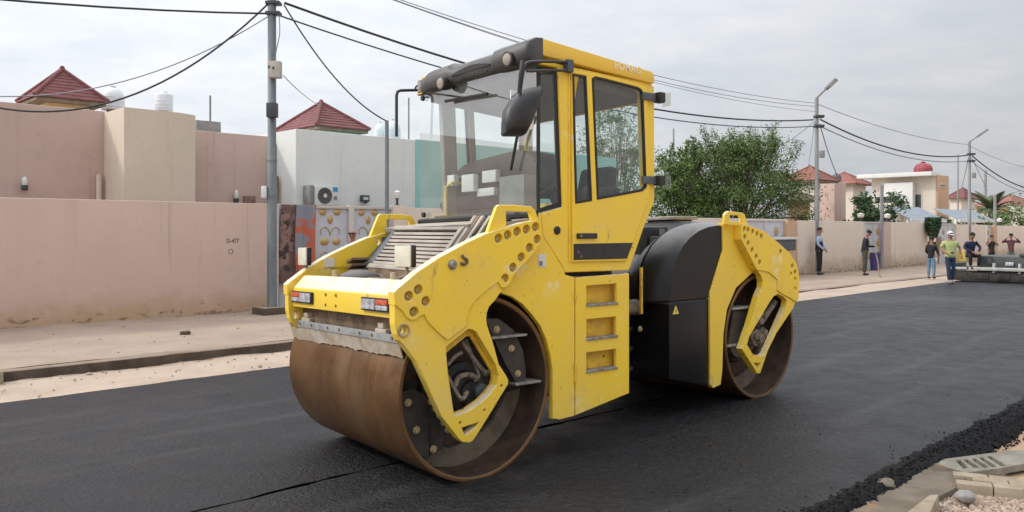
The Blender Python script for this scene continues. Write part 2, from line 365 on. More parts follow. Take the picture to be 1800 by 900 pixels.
M['sand'] = pm('dusty_sand', (.38, .292, .222), (.44, .345, .268), 1.2, .95, bump=.35, bscale=22, space='World', spots=[((.40, .27, .18), 2.4, .55, .78), ((.30, .22, .16), 17, .66, .74), ((.56, .45, .35), 5, .6, .8)])
M['sand_walk'] = pm('trodden_shaded_sand', (.30, .228, .173), (.35, .272, .208), 1.2, .95, bump=.45, bscale=22, space='World', spots=[((.30, .21, .15), 2.4, .55, .78), ((.22, .165, .12), 17, .66, .74), ((.50, .40, .31), 5, .6, .8), ((.16, .12, .09), 40, .70, .74)])  # darker copy of the strip's sand, the wall's soft shade painted in
M['sand_b'] = pm('orange_sand', (.38, .24, .14), (.44, .30, .19), 3, .95, bump=.4, bscale=25, space='World', spots=[((.36, .21, .12), 6, .55, .75)])
M['kerb'] = pm('weathered_shaded_kerb', (.075, .058, .045), (.11, .085, .066), 4, .95, bump=.4, spec=.15, space='World', spots=[((.16, .10, .07), 6, .56, .75)], extra=ztop_dust((.33, .25, .19), .95, .6, .95))  # face colour darkened to carry its shade; dust lies on the top
M['concrete'] = pm('dirty_concrete', (.135, .112, .085), (.185, .155, .12), 4, .95, bump=.4, spec=.15, bscale=30, space='World', spots=[((.30, .18, .10), 3, .55, .75), ((.11, .095, .08), 9, .58, .72)])
M['paver'] = pm('pale_paver', (.285, .235, .170), (.345, .29, .215), 8, .95, spec=.15, bump=.25, bscale=40, space='World', spots=[((.24, .185, .12), 7, .5, .7), ((.15, .12, .09), 14, .6, .72)])
M['grate'] = pm('pale_grate', (.215, .20, .165), (.285, .265, .22), 7, .95, bump=.4, spec=.1, spots=[((.20, .16, .12), 4, .52, .72), ((.13, .11, .09), 16, .6, .72)])
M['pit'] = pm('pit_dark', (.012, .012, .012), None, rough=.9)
M['gravel'] = pm('pink_gravel', (.27, .19, .135), (.42, .335, .265), 14, .95, bump=.2)
M['stone'] = pm('grey_stone', (.24, .225, .21), (.31, .29, .27), 20, .9, bump=.3)
def wallmat(name, c1, c2, stain, foot):
    def ex(N, L, t, src, nz, mr, mix, base):
        s = N.new('ShaderNodeSeparateXYZ'); L.new(src, s.inputs[0])
        b = mix(mr(nz(1.1, (3.2, 3.2, .10), 3), .58, .74, 0., .55), base, stain)
        a = N.new('ShaderNodeMath'); a.operation = 'MULTIPLY_ADD'; L.new(nz(2.6, (1, 1, 1.2), 6), a.inputs[0]); a.inputs[1].default_value = .85; L.new(s.outputs[2], a.inputs[2])
        b = mix(mr(a.outputs[0], .62, 1.10, .85, 0.), b, foot)
        q = N.new('ShaderNodeMath'); q.operation = 'MULTIPLY_ADD'; L.new(s.outputs[2], q.inputs[0]); q.inputs[1].default_value = -.55; L.new(nz(5, (1, 1, 2.2), 6, .7), q.inputs[2])
        b = mix(mr(q.outputs[0], .44, .50, 0., .85), b, tuple(x*.45 for x in foot))
        b = mix(mr(nz(1.7, (5, 5, .14), 5), .60, .72, 0., .45), b, tuple(x*.74 for x in stain))
        return b
    return pm(name, c1, c2, .9, .92, bump=.12, bscale=90, space='World', extra=ex, spots=[(tuple(x*.93 for x in c1), 5, .52, .7)])
M['pink'] = wallmat('pink_render', (.635, .462, .388), (.605, .44, .365), (.52, .365, .285), (.50, .345, .215))
M['pink_house'] = wallmat('pink_house_render', (.52, .38, .325), (.545, .40, .345), (.47, .335, .28), (.45, .33, .24))
M['cream'] = wallmat('cream_render', (.62, .525, .42), (.59, .50, .395), (.56, .46, .355), (.5, .4, .3))
M['white_render'] = wallmat('white_render', (.66, .67, .64), (.63, .64, .61), (.58, .585, .55), (.5, .45, .38))
M['teal'] = wallmat('teal_render', (.27, .50, .47), (.25, .47, .44), (.24, .43, .4), (.3, .4, .35))
M['far_wall'] = wallmat('far_beige_render', (.68, .57, .475), (.65, .54, .445), (.52, .41, .33), (.48, .37, .27))
M['far_house'] = wallmat('far_house_render', (.62, .56, .49), (.59, .53, .46), (.56, .5, .43), (.5, .42, .33))
M['ochre'] = wallmat('ochre_render', (.52, .34, .22), (.50, .32, .2), (.47, .3, .19), (.45, .3, .2))
M['yellow_wall'] = pm('yellow_render', (.62, .47, .25), (.58, .44, .23), 2, .9)
M['green_wall'] = pm('green_render', (.30, .43, .30), (.28, .40, .28), 2, .9)
def roofmat(name, a, b):
    return pm(name, a, b, 4, .85, spots=[(tuple(x*.6 for x in a), 9, .55, .75)], bump=.2, bscale=30)
M['roof'] = roofmat('red_tile', (.155, .056, .054), (.20, .075, .070))
M['roof_far'] = roofmat('far_red_tile', (.25, .10, .078), (.30, .125, .095))
M['eave'] = pm('eave_wood', (.17, .13, .09), (.24, .19, .14), 5, .85)
M['tank_white'] = pm('white_tank', (.68, .71, .74), (.62, .65, .68), 3, .5)
M['tank_red'] = pm('red_tank', (.32, .045, .06), (.27, .04, .05), 4, .4)  # red muted to stand in for distance haze
M['greyblock'] = pm('grey_block', (.20, .20, .19), (.27, .27, .26), 5, .9)
M['galv'] = pm('galvanised_pole', (.15, .17, .18), (.21, .23, .24), 6, .5, .35, stretch=(1, 1, .2), spots=[((.22, .20, .18), 10, .6, .75)])
M['galv_far'] = pm('weathered_pole', (.22, .22, .22), (.29, .29, .28), 4, .6, .2, stretch=(1, 1, .2))
M['cable'] = pm('black_cable', (.030, .030, .033), None, rough=.6)
M['cable_grey'] = pm('grey_cable', (.26, .28, .31), None, rough=.6)
M['box_cream'] = pm('cream_meter_box', (.48, .44, .39), (.42, .38, .33), 9, .6)
M['stencil'] = pm('faded_stencil', (.09, .065, .055), (.20, .145, .12), 22, .9)
M['box_dark'] = pm('dark_junction_box', (.045, .050, .058), None, rough=.5)
M['ac_white'] = pm('ac_casing', (.66, .66, .63), (.60, .60, .57), 5, .5)
M['ac_grille'] = pm('ac_fan_guard', (.10, .095, .085), (.14, .13, .115), 20, .6)
M['blue_print'] = pm('blue_print', (.05, .28, .52), None, rough=.5)
M['brown_print'] = pm('brown_metal', (.20, .13, .095), (.26, .17, .12), 6, .7)
M['lamp_white'] = pm('frosted_globe', (.76, .73, .66), None, rough=.35)
M['gold'] = pm('gold_ornament', (.46, .29, .11), (.52, .36, .16), 20, .45, .4)
M['gate'] = pm('grey_gate_sheet', (.46, .46, .50), (.52, .51, .54), 6, .55, spots=[((.40, .36, .36), 5, .6, .8)])
M['gate_frame'] = pm('pale_gate_frame', (.55, .50, .46), None, rough=.6)
def carpet(name, a, b, c, sc_):
    return pm(name, a, b, sc_, .95, lo=.47, hi=.53, detail=2, bump=.3, bscale=160, spots=[(c, sc_*1.3, .55, .6)])
M['rug_brown'] = carpet('brown_rug', (.17, .10, .085), (.28, .17, .14), (.06, .04, .04), 4.5)
M['rug_orange'] = carpet('orange_rug', (.50, .13, .07), (.23, .25, .29), (.52, .16, .09), 2.2)
M['bark'] = pm('bark', (.10, .075, .055), (.16, .12, .09), 12, .95, bump=.4)
def leafmat(name, a, b):
    m = pm(name, a, b, 2.2, .6, space='Object', spots=[(tuple(x*.55 for x in a), 1.4, .52, .75)])
    B = m.node_tree.nodes['Principled BSDF']; B.inputs['Specular IOR Level'].default_value = .3
    try: B.inputs['Transmission Weight'].default_value = 0
    except Exception: pass
    return m
M['leaf'] = leafmat('tree_leaf', (.066, .124, .030), (.138, .200, .054))
M['leaf_dark'] = leafmat('dark_leaf', (.035, .075, .030), (.055, .10, .040))
M['leaf_light'] = leafmat('light_leaf', (.10, .16, .05), (.14, .20, .075))
M['palm'] = leafmat('palm_leaf', (.085, .11, .055), (.13, .15, .08))
M['carport'] = pm('carport_sheet', (.30, .34, .38), (.22, .26, .30), 3, .5, .2)
M['window'] = pm('dark_window', (.03, .035, .04), (.06, .065, .07), 3, .15)
M['barrel'] = pm('purple_barrel', (.06, .05, .20), (.05, .045, .16), 6, .45)
M['skin'] = pm('skin', (.36, .185, .12), (.30, .15, .10), 20, .6)
def cloth(name, a, k=.75): return pm(name, a, tuple(x*k for x in a), 14, .9, bump=.25, bscale=45)
M['paver_grey'] = pm('paver_machine_steel', (.04, .05, .047), (.07, .078, .072), 3, .55, spots=[((.03, .03, .03), 5, .55, .7)])
M['paver_bar'] = pm('worn_bright_steel', (.50, .49, .46), (.38, .36, .33), 8, .5, .3)

# ================================================================== GROUND
def grid(name, s0, s1, t0, t1, ds, dt_, zf, mat, kind='structure', jag=None, slist=None):
    """sheet in street coordinates with real relief; jag(s, side) moves the two long edges"""
    ss = slist or [s0+(s1-s0)*i/max(1, round((s1-s0)/ds)) for i in range(max(1, round((s1-s0)/ds))+1)]
    nt = max(1, round((t1-t0)/dt_)); vs = []; fs = []
    for s in ss:
        a = t0+(jag(s, 0) if jag else 0); b = t1+(jag(s, 1) if jag else 0)
        for j in range(nt+1):
            t = a+(b-a)*j/nt; vs.append(ST(s, t, zf(s, t)))
    w = nt+1
    for i in range(len(ss)-1):
        for j in range(nt): fs.append((i*w+j, i*w+j+1, (i+1)*w+j+1, (i+1)*w+j))
    me = bpy.data.meshes.new(name); me.from_pydata([tuple(v) for v in vs], [], fs); me.update()
    if me.polygons and me.polygons[0].normal.z < 0: me.flip_normals()
    for p in me.polygons: p.use_smooth = True
    o = link(name, me, mat); tag(o, kind=kind); return o
def nz(x, y, sc_=1.0, z=0.0): return noise.noise(Vector((x*sc_, y*sc_, z)))
def stretch(a, b, d0, g):
    out = [a]; d = d0
    while out[-1] < b: out.append(out[-1]+d); d *= g
    out[-1] = b; return out
big = MB(); big.add([(-3000, -400, -.1), (3000, -400, -.1), (3000, 3500, -.1), (-3000, 3500, -.1)], [(0, 1, 2, 3)])
tag(big.build('ground', M['sand']), kind='structure')
near = [-14+.5*i for i in range(32)]+[2+.12*i for i in range(1, 76)]
sl_far = near+stretch(near[-1]+.2, 90, .25, 1.05)
JE = lambda s, k: (.035*nz(s, 3, 2.3)+.02*nz(s, 8, 7.0)+.03*nz(s, 1, .5)) if k else 0.0
grid('asphalt', 0, 0, 4.79, 9.08, 1, .6, lambda s, t: .004*nz(s, t, .8)-.012*max(0, (t-8.9)/.2), M['asphalt'], jag=lambda s, k: JE(s, k) if k else .04*nz(s, 1, 2.5)+.022*nz(s, 6, 9)+.012*nz(s, 2, 25)-.085*max(0, min(1, (s-7)/2)), slist=[s for s in sl_far if s < 46]+[46])
JR = lambda s, k: (.03*nz(s, 5, 3)+.022*nz(s, 9, 9)+.012*nz(s, 2, 27)) if k else 0.0
grid('asphalt', 0, 0, 2.06, 4.705, 1, .5, lambda s, t: .016+.004*nz(s, t+7, .8), M['asphalt_b'], jag=JR, slist=[s for s in sl_far if s < 46]+[46])
grid('asphalt_base', 3, 46, 2.3, 9.0, 1, 1, lambda s, t: -.03, M['asphalt_loose'])
def edge_z(s, t):
    k = (t-1.93)/(2.30-1.93)
    prof = -.05+.115*min(1, k/.42) if k < .42 else .065-.052*((k-.42)/.58)**.8
    return prof+(.026*nz(s, t, 16)+.018*nz(s, t, 34)+.02*nz(s, t, 5))*(1-.7*k)
grid('asphalt_edge', 0, 0, 1.95, 2.30, 1, .020, edge_z, M['asphalt_loose'], jag=lambda s, k: (.07*nz(s, 2, 3)+.05*nz(s, 4, 9)+.03*nz(s, 7, 22)) if k == 0 else .09*nz(s, 6, 3)+.06*nz(s, 3, 11), slist=[3.5+.028*i for i in range(270)]+stretch(11.1, 46, .04, 1.03))
grid('sand_strip', 0, 0, 8.85, 11.0, 1, .12, lambda s, t: -.028+.018*nz(s, t, 1.6)+.014*nz(s, t, 5)+.03*max(0, min(1, (t-10.1)/.3))*max(0, nz(s, 2, .9)+.2), M['sand'], slist=[s for s in sl_far if s < 70])
KS = -20
def KZ(s): k = max(0, min(1, (s-13)/9)); return .105-.085*k*k*(3-2*k)
def pave_z(s, t):
    z = KZ(s)+.012*nz(s, t, .9)+.006*nz(s, t, 4)
    if s < KS:
        k = max(0, min(1, (t-10.5)/1.2)); m = max(0, min(1, (KS-.02-s)/.5)); z = z*(1-m)+(-.06+(z+.06)*k)*m
    if t > 14.0: z += .05*(t-14.0)*(1+nz(s, t, 1.5))          # sand drifted against the wall
    return z
grid('pavement', 0, 0, 10.47, 14.9, 1, .16, pave_z, M['sand_walk'], slist=[s for s in sl_far if s < 70])
kb = MB(); kv = []; kss = [s for s in sl_far if KS <= s < 70]
for s in kss:
    w = .02*nz(s, 3, 1.2)+.012*nz(s, 8, 6); q = .012*nz(s, 4, 3)
    kv += [ST(s, 10.36+w*.5, -.08), ST(s, 10.37+w, KZ(s)-.022+q*.5), ST(s, 10.39+w, KZ(s)-.006+q*.5), ST(s, 10.56, KZ(s)-.002+q*.5), ST(s, 10.56, -.08)]
kf = [(i*5+j, i*5+j+1, (i+1)*5+j+1, (i+1)*5+j) for i in range(len(kss)-1) for j in range(4)]
kb.add(kv, kf+[(0, 1, 2, 3, 4)]); tag(kb.build('kerb', M['kerb']), kind='structure')
# pebbles and clods on the sand strip and pavement
pb = MB()
for i in range(330):
    s = random.uniform(.5, 12)**1.0; t = random.choice((random.uniform(9.05, 10.35), random.uniform(10.6, 14.2)))
    if random.random() < .6: t = random.uniform(9.1, 10.4)
    r = random.uniform(.004, .015)*(1.8 if random.random() < .08 else 1)
    c = ST(s, t, (pave_z(s, t) if t > 10.5 else -.02)+r*.4)
    pb.sphere(c, r, 6, 4, (random.uniform(.8, 1.5), random.uniform(.8, 1.5), .7))
tag(pb.build('pebbles', M['gravel'], fix=False), kind='stuff')
# crumbs of hot mix lying on the mat
verge0 = -.03
cb = MB()
for i in range(9000):
    s = 3.6+11*random.random()**1.7; t = random.uniform(1.88, 2.20) if random.random() < .8 else 2.15+abs(random.gauss(0, .12))
    if random.random() < .05: t = random.uniform(2.5, 8.9)
    r = random.choice((.0025, .003, .004, .005, .0085))*random.uniform(.8, 1.3)*(1 if t < 2.25 else .6); zz = edge_z(s, min(t, 2.30)) if t < 2.30 else .016
    if t < 1.97: zz = verge0
    cb.sphere(ST(s, t, zz+r*.4), r, 5, 3, (random.uniform(.8, 1.4), random.uniform(.8, 1.4), .8))
tag(cb.build('asphalt_crumbs', M['asphalt_loose'], fix=False), kind='stuff')
# right-hand verge
def verge_z(s, t): return -.035+.02*nz(s, t, 1.4)+.012*nz(s, t, 6)+.05*max(0, (1.6-t)/3)
grid('verge', 0, 0, -6, 2.1, 1, .2, verge_z, M['sand_b'], slist=[3+.15*i for i in range(60)]+stretch(12, 60, .3, 1.06))
gp = lambda px, py, z: gnd(px, py, z)
slab = MB(); slab.prism([gp(*q, .035) for q in ((1462, 905), (1545, 861), (1598, 833), (1612, 815), (1626, 809), (1706, 833), (1690, 852), (1640, 878), (1596, 905))], (0, 0, -.14))
o = slab.build('concrete_slab', M['concrete'], bevel=.008); tag(o, 'stained brown concrete apron slab at the edge of the black asphalt', 'concrete slab')
ks = MB(); ks.prism([gp(*q, .075) for q in ((1590, 902), (1634, 869), (1651, 868), (1634, 902))], (0, 0, -.16))
tag(ks.build('kerb_stone', M['paver'], bevel=.012), 'short pale kerb stone standing along the inner side of the brown concrete slab', 'kerb stone')
gr = thing('drain_grate', 'pale concrete drain grate with dark slots beside the black asphalt', 'drain grate', gp(1710, 812, 0))
zt = .035
def gxy(px, py): p = gp(px, py, zt); return (p.x, p.y)
slots = [((1680, 809), (1694, 823)), ((1693, 808), (1713, 822)), ((1707, 806), (1730, 822)), ((1720, 804), (1744, 821)), ((1734, 802), (1760, 819))]
hol = [[gxy(a[0], a[1]), gxy(a[0]+8, a[1]-1), gxy(b[0]+9, b[1]-1), gxy(b[0], b[1])] for a, b in slots]
gm = flat_mesh([gxy(*q) for q in ((1618, 813), (1660, 806), (1715, 799), (1770, 792), (1815, 790), (1815, 812), (1760, 822), (1700, 830), (1640, 829))], hol, .025, .006)
gm.transform(Matrix.Translation(Vector((0, 0, zt-.025))-gr.location)); link('grate_frame', gm, M['grate'], gr)
pitb = MB(); pitb.prism([gp(*q, zt-.075) for q in ((1672, 811), (1740, 800), (1772, 819), (1690, 828))], (0, 0, -.01)); pitb.build('pit', M['pit'], gr)
pv = tag(bpy.data.objects.new('paved_edge', None), kind='structure'); COL.objects.link(pv); pv.location = gp(1740, 845, 0)
a0 = gp(1681, 849, .06); ex = (gp(1800, 862, .06)-a0).normalized(); ey = (gp(1712, 826, .06)-a0); ey = (ey-ex*ey.dot(ex)).normalized()
for i in range(7):
    for j in range(3):
        w, d = .205, .105
        c = a0+ex*(w*(i+.5)+(.1 if j % 2 else 0))+ey*(d*(j+.5))+Vector((0, 0, -.050+random.uniform(-.006, .004)))
        b = MB(); q = random.uniform(-.02, .02)
        b.box(c, (w-.006, d-.006, .10), (ex*math.cos(q)+ey*math.sin(q), ey*math.cos(q)-ex*math.sin(q), Vector((0, 0, 1))))
        b.build('brick', M['paver'], pv, bevel=.009)
gv = MB()
for i in range(4200):
    px = random.uniform(1640, 1830); py = random.uniform(858, 925)
    if px < 1650 and py < 885: continue
    if py < 866+ (px-1680)*.12: continue
    p = gp(px, py, -.01); r = random.choice((.003, .004, .005, .006, .008, .010, .014))*random.uniform(.8, 1.2)
    gv.sphere(p+Vector((0, 0, r*.3)), r, 6, 4, (random.uniform(.8, 1.4), random.uniform(.8, 1.4), random.uniform(.6, 1)))
tag(gv.build('gravel', M['gravel'], fix=False), kind='stuff')
def rock(name, p, r, mat, label, cat='stone'):
    b = MB(); b.sphere((0, 0, 0), r, 18, 12)
    b.v = [v*(1+.35*noise.noise(v*(1.3/r)+Vector((p.x*9, p.y*7, 1)))+.10*noise.noise(v*(4/r))) for v in b.v]; b.v = [Vector((v.x*1.15, v.y, v.z*.75))+p for v in b.v]
    return tag(b.build(name, mat, org=p), label, cat)
rock('loose_stone', gp(1694, 879, .02)+Vector((0, 0, .02)), .052, M['stone'], 'grey loose stone on the gravel below the pale paving bricks')
rock('loose_stone', gp(1558, 857, .03)+Vector((0, 0, .02)), .05, M['concrete'], 'pale lump of concrete between the brown slab and the asphalt edge')
ks2 = MB(); sc0 = ST(2.12, 10.34, 0); ks2.box(sc0+Vector((0, 0, .03)), (.22, .20, .17), (SD, SN, Vector((0, 0, 1))))
tag(ks2.build('kerb_stone', M['paver'], org=sc0, bevel=.02), 'pale broken kerb stone at the left end of the dark kerb face', 'kerb stone')
rock('sand_clod', ST(4.95, 12.05, .13), .06, M['kerb'], 'flat brown clod lying alone on the sandy pavement above the kerb', 'clod')

# ================================================================== ROAD ROLLER
RR = thing('road_roller', 'yellow tandem road roller with glazed cab and two rusty steel drums on fresh asphalt', 'road roller', FF.P(.5, -.83, 0))
def fpx(fr, pts, v): return [fr.uz(x, y, v) for x, y in pts]
def local(fr, u, v, z): return fr.P(u, v, z)
def fbox(mb, fr, u0, u1, v0, v1, z0, z1, mi=0):
    c = fr.P((u0+u1)/2, (v0+v1)/2, (z0+z1)/2)
    return mb.box(c, (abs(u1-u0), abs(v1-v0), abs(z1-z0)), (fr.b, (fr.n+Vector((0, 0, fr.LEAN))).normalized(), Vector((0, 0, 1))), mi)
def fpart(name, fr, u0, u1, v0, v1, z0, z1, mat, parent, bevel=.006):
    return fbox(MB(), fr, u0, u1, v0, v1, z0, z1).build(name, mat, parent, bevel=bevel)
def profile(name, fr, prof, v0, v1, mat, parent, bevel=.006):
    b = MB(); b.prism([fr.P(u, v0, z) for u, z in prof], fr.P(0, v1, 0)-fr.P(0, v0, 0)); return b.build(name, mat, parent, bevel=bevel)
# bolt sunk in a round hole of the yellow plates: rim disc and hex head, one mesh shared by all
bm_ = MB()
bm_.lathe((0, 0, 0), (0, 0, 1), [(0, .034), (.001, .034), (.001, .0)], 12, False, 0)
bm_.lathe((0, 0, 0), (0, 0, 1), [(.001, .019), (.006, .019), (.006, .014), (.020, .013), (.022, 0)], 8, False, 1)
BOLT = bm_.mesh('bolt'); BOLT.materials.append(M['yellow_dirty']); BOLT.materials.append(M['bolt'])
hm = MB(); hm.lathe((0, 0, 0), (0, 0, 1), [(0, .026), (.006, .026), (.007, .017), (.018, .016), (.020, 0)], 10, False)
BOLTHEAD = hm.mesh('bolt_head'); BOLTHEAD.materials.append(M['bolt'])
sm_ = MB(); sm_.lathe((0, 0, 0), (0, 0, 1), [(0, .011), (.004, .011), (.005, 0)], 8, False)
SMALLBOLT = sm_.mesh('screw'); SMALLBOLT.materials.append(M['rust_edge'])
SMALLDARK = SMALLBOLT.copy(); SMALLDARK.materials[0] = M['gasket']
def put(name, me, fr, u, v, z, parent, flip=False, rot=None):
    o = link(name, me, None, parent); m = rot if rot is not None else fr.R()
    if flip: m = m @ Matrix.Rotation(PI, 4, 'Y')
    o.matrix_local = Matrix.Translation(fr.P(u, v, z)-world_loc(parent)) @ m
    return o
FRONT = lambda fr: Matrix((( -fr.n.x, 0, -fr.b.x), (-fr.n.y, 0, -fr.b.y), (0, 1, 0))).to_4x4()   # +z of the piece looks forward

def drum(fr, name):
    n = 112; b = MB()
    prof = [(-DW+.002, DR-.035), (-DW, DR-.028), (-DW, DR-.006), (-DW+.006, DR), (-.006, DR), (0, DR-.006), (0, DR-.026), (-.004, DR-.032)]
    b.lathe(fr.P(0, 0, DR), fr.n, prof, n, True, 0, (0, 0, 1))
    d = b.build(name, M['drum'], RR)
    for side in (0, 1):
        q = MB(); f = (lambda h: h) if side == 0 else (lambda h: -DW-h)
        q.lathe(fr.P(0, 0, DR), fr.n, [(f(-.004), DR-.032), (f(-.27), DR-.040), (f(-.31), DR-.075), (f(-.31), .30), (f(-.27), .27), (f(-.27), .0)], 72, True, 0, (0, 0, 1))
        q.build('drum_well', M['drum_in'], d)
    mud = [(.575*math.cos(a), .575*math.sin(a)) for a in [math.radians(x) for x in range(-150, -9, 5)]]
    mud += [((.50+.02*nz(x, 3, .13)-.10*math.sin(math.radians(x+160)*.9)*.8)*math.cos(math.radians(x)), (.50+.025*nz(x, 3, .2)-.08*math.sin(math.radians(x+160)*1.1))*math.sin(math.radians(x))) for x in range(-14, -150, -4)]
    me = flat_mesh(mud, [], .02, .003); me.transform(Matrix.Translation(fr.P(0, -.285, DR)-world_loc(d)) @ fr.R())
    link('mud_cake', me, M['drum_mud'], d)
    return d
drumF = drum(FF, 'drum'); drumR = drum(RF, 'drum')

DWF = 1.50
VP, VA, VF = .090, .078, .012            # outer faces: side plate, drum arm, fender
def both(fr, name, uzp, v1, th, mat, holes=(), bevel=.004, far=True):
    o = plate(name, fr, uzp, v1, th, mat, RR, holes, bevel)
    if far:
        f = plate(name, fr, uzp, -(DWF if fr is FF else DW)-v1+th, th, mat, RR, holes, bevel)
    return o
# ---- front side plate
P = [(693, 514), (699, 507.5), (734, 478), (773, 452), (814, 430), (853, 411), (885, 401.5), (919, 391), (943, 387), (949, 388), (952, 393), (953, 406), (953, 418), (950, 431), (938, 446), (926, 459), (913, 472), (903, 485), (897, 498), (890, 506), (882, 506), (876, 496), (856, 510), (836, 528), (826, 542), (822, 556), (820, 573), (789, 597), (786, 597.5), (767, 581), (753, 566), (746, 553), (739, 556), (732, 562), (724, 563), (716, 559), (709, 548), (700, 540), (694, 536)]
HB = [(736, 509), (719, 520.6), (749, 529.5), (728, 548), (876.8, 419), (893, 413), (909.7, 407), (926, 403), (942.0, 399), (945.0, 420.4), (931.4, 435.3), (917, 452), (902.4, 470), (888.4, 489.5)]
HBuz = fpx(FF, HB, VP)
sp = both(FF, 'side_plate', fpx(FF, P, VP), VP, VP-VF, M['yellow'], [circle(c, .031, 16) for c in HBuz])
for i, c in enumerate(HBuz): put('bolt', BOLT, FF, c[0], VP-.040, c[1], sp)
# ---- front drum arm
A = [(693, 512), (699, 506), (735, 480), (800, 470), (866, 470), (888, 495), (889, 505), (880, 514), (871, 527), (860, 539), (856, 550), (855, 562), (857, 573), (867, 603), (877, 640), (890, 660), (894, 668), (893, 676), (837, 767), (831, 775), (825, 778), (813, 777), (807, 772), (777, 733), (757, 690), (733, 637), (710, 607), (701, 598), (697, 588), (694, 570)]
AH = [(784, 610), (822, 579), (830, 579), (838, 584), (872, 642), (877, 660), (873, 677), (862, 692), (847, 707), (823, 723), (800, 732), (797, 726), (787, 660)]
AT = [(812, 752), (842, 742), (838, 750), (820, 764), (817, 765)]
EYE = circle(FF.uz(709.5, 581, VA), .028, 14, .8)
SB = [FF.uz(x, y, VA) for x, y in ((882, 678), (871, 710), (852, 721), (809, 743))]
arm = both(FF, 'drum_arm', fpx(FF, A, VA), VA, .066, M['yellow'], [fpx(FF, AH, VA), fpx(FF, AT, VA), EYE]+[circle(c, .010, 8) for c in SB]+[circle(c, .0315, 14) for c in HBuz[:4]])
# inner frame seen in the arm's opening
AI = [(787, 621), (822, 592), (829, 591), (868, 655), (868, 676), (858, 691), (843, 704), (821, 719), (803, 727), (800, 722), (791, 660)]
inner = plate('opening_liner', FF, fpx(FF, AH, VA), VA-.058, .02, M['yellow_dirty'], RR, [fpx(FF, AI, VA-.04)], .002)
eb = MB(); ec = FF.uz(709.5, 581, VA); eb.lathe(FF.P(ec[0], VA-.03, ec[1]), FF.n, [(0, .028), (.036, .030), (.038, .040), (.030, .044)], 16)
eb.build('eye_bush', M['bolt'], arm)
# ---- fender
Fp = [(880, 515), (901, 522), (919.5, 535), (938, 556), (951, 574), (961, 598), (968, 625), (971.5, 652), (972, 736), (984, 737.5), (1010, 731), (1010, 487), (994, 483), (990, 472), (955, 415), (950, 395), (930, 395), (895, 440), (870, 500)]
fen = both(FF, 'fender', fpx(FF, Fp, VF), VF, .05, M['yellow'])
# ---- step panel with three recessed steps
Sp = [(1012, 488), (1106, 480.5), (1106, 691), (1012, 730)]
SH = [[(1031, 502.5), (1084, 498.5), (1085, 533), (1031, 538)], [(1031, 561.5), (1083, 556.5), (1084, 591), (1031, 597.5)], [(1031, 620), (1083, 613.5), (1084, 646), (1031, 654.5)]]
VS = .016
stp = both(FF, 'step_panel', fpx(FF, Sp, VS), VS, .03, M['yellow'], [fpx(FF, h, VS) for h in SH])
for h in SH:
    q = fpx(FF, h, VS); u0 = q[0][0]; u1 = q[1][0]; z1 = q[0][1]; z0 = q[3][1]
    fpart('step_recess', FF, u0-.03, u1+.03, -.07, -.055, z0-.03, z1+.03, M['yellow_dirty'], stp)
    fpart('step_tread', FF, u0-.004, u1+.012, -.06, .026, z0-.006, z0+.012, M['tread'], stp, .003)
for y0_, y1_ in ((516, 528), (639, 672)):
    a = FF.uz(1011, y0_, VS); b = FF.uz(1011, y1_, VS)
    MB().cyl(FF.P(a[0], VS+.004, b[1]), FF.P(a[0], VS+.004, a[1]), .009, n=8).build('hinge', M['yellow_dirty'], stp)
fpart('step_box', FF, .80, 1.365, -.50, -.072, .42, 1.31, M['yellow_dirty'], RR)
fpart('step_box', FF, .80, 1.365, -DW+.10, -DW+.50, .42, 1.31, M['yellow_dirty'], RR)
fpart('frame_body', FF, .66, 1.33, -DW+.1, -.1, .50, 1.34, M['dark'], RR)
# ---- handrails on both plates
G = [(853, 412), (871, 363), (875, 360), (900, 360), (932, 363), (939, 370), (945, 388), (930, 393), (900, 400), (870, 408)]
GH = [(887, 371.5), (929, 372.5), (933, 387), (910, 394), (888, 400)]
both(FF, 'grab_handle', fpx(FF, G, .05), .066, .032, M['yellow'], [fpx(FF, GH, .05)], .006)
# ---- little things on the plate
for (px, py, r) in ((795, 465, .026),):
    c = FF.uz(px, py, VP); b = MB(); b.lathe(FF.P(c[0], VP, c[1]), FF.n, [(0, r*1.3), (.006, r*1.3), (.008, r), (.02, r*.8), (.022, 0)], 12); b.build('tank_cap', M['tread'], sp)
hk = [FF.uz(x, y, VP) for x, y in ((811, 448), (814, 453), (819, 456), (819, 462), (814, 465), (809, 462))]
MB().tube(catmull([FF.P(u, VP+.01, z) for u, z in hk], 4), .009, 8).build('hook', M['iron'], sp)
c0 = FF.uz(946, 447, VF); c1 = FF.uz(959, 469, VF)
fpart('sticker', FF, c0[0], c1[0], VF+.001, VF+.004, c1[1], c0[1], M['sticker'], fen, 0)
fpart('sticker_print', FF, c0[0]+.006, c0[0]+.036, VF+.003, VF+.006, c1[1]+.008, c1[1]+.042, M['grey_print'], fen, 0)
# ---- bumper, lamps, scraper
bmp = profile('bumper', FF, [(-.645, 1.11), (-.641, 1.25), (-.632, 1.262), (-.555, 1.341), (-.51, 1.341), (-.51, 1.11)], -DWF-.010, .010, M['yellow_dusty'], RR, .008)
def headlight(v0, v1, red_out):
    h = fpart('headlight', FF, -.665, -.640, v0, v1, 1.146, 1.230, M['gasket'], RR, .006)
    m = v0+(v1-v0)*(.55 if red_out > 0 else .45)
    a, b = ((v0+.012, m-.006), (m+.006, v1-.014)) if red_out > 0 else ((m+.006, v1-.012), (v0+.014, m-.006))
    fpart('lens', FF, -.672, -.655, a[0], a[1], 1.156, 1.221, M['lens_clear'], h, .005)
    fpart('lens', FF, -.672, -.655, b[0], b[1], 1.190, 1.221, M['lens_red'], h, .004)
    fpart('lens', FF, -.671, -.655, b[0], b[1], 1.156, 1.187, M['lens_clear'], h, .004)
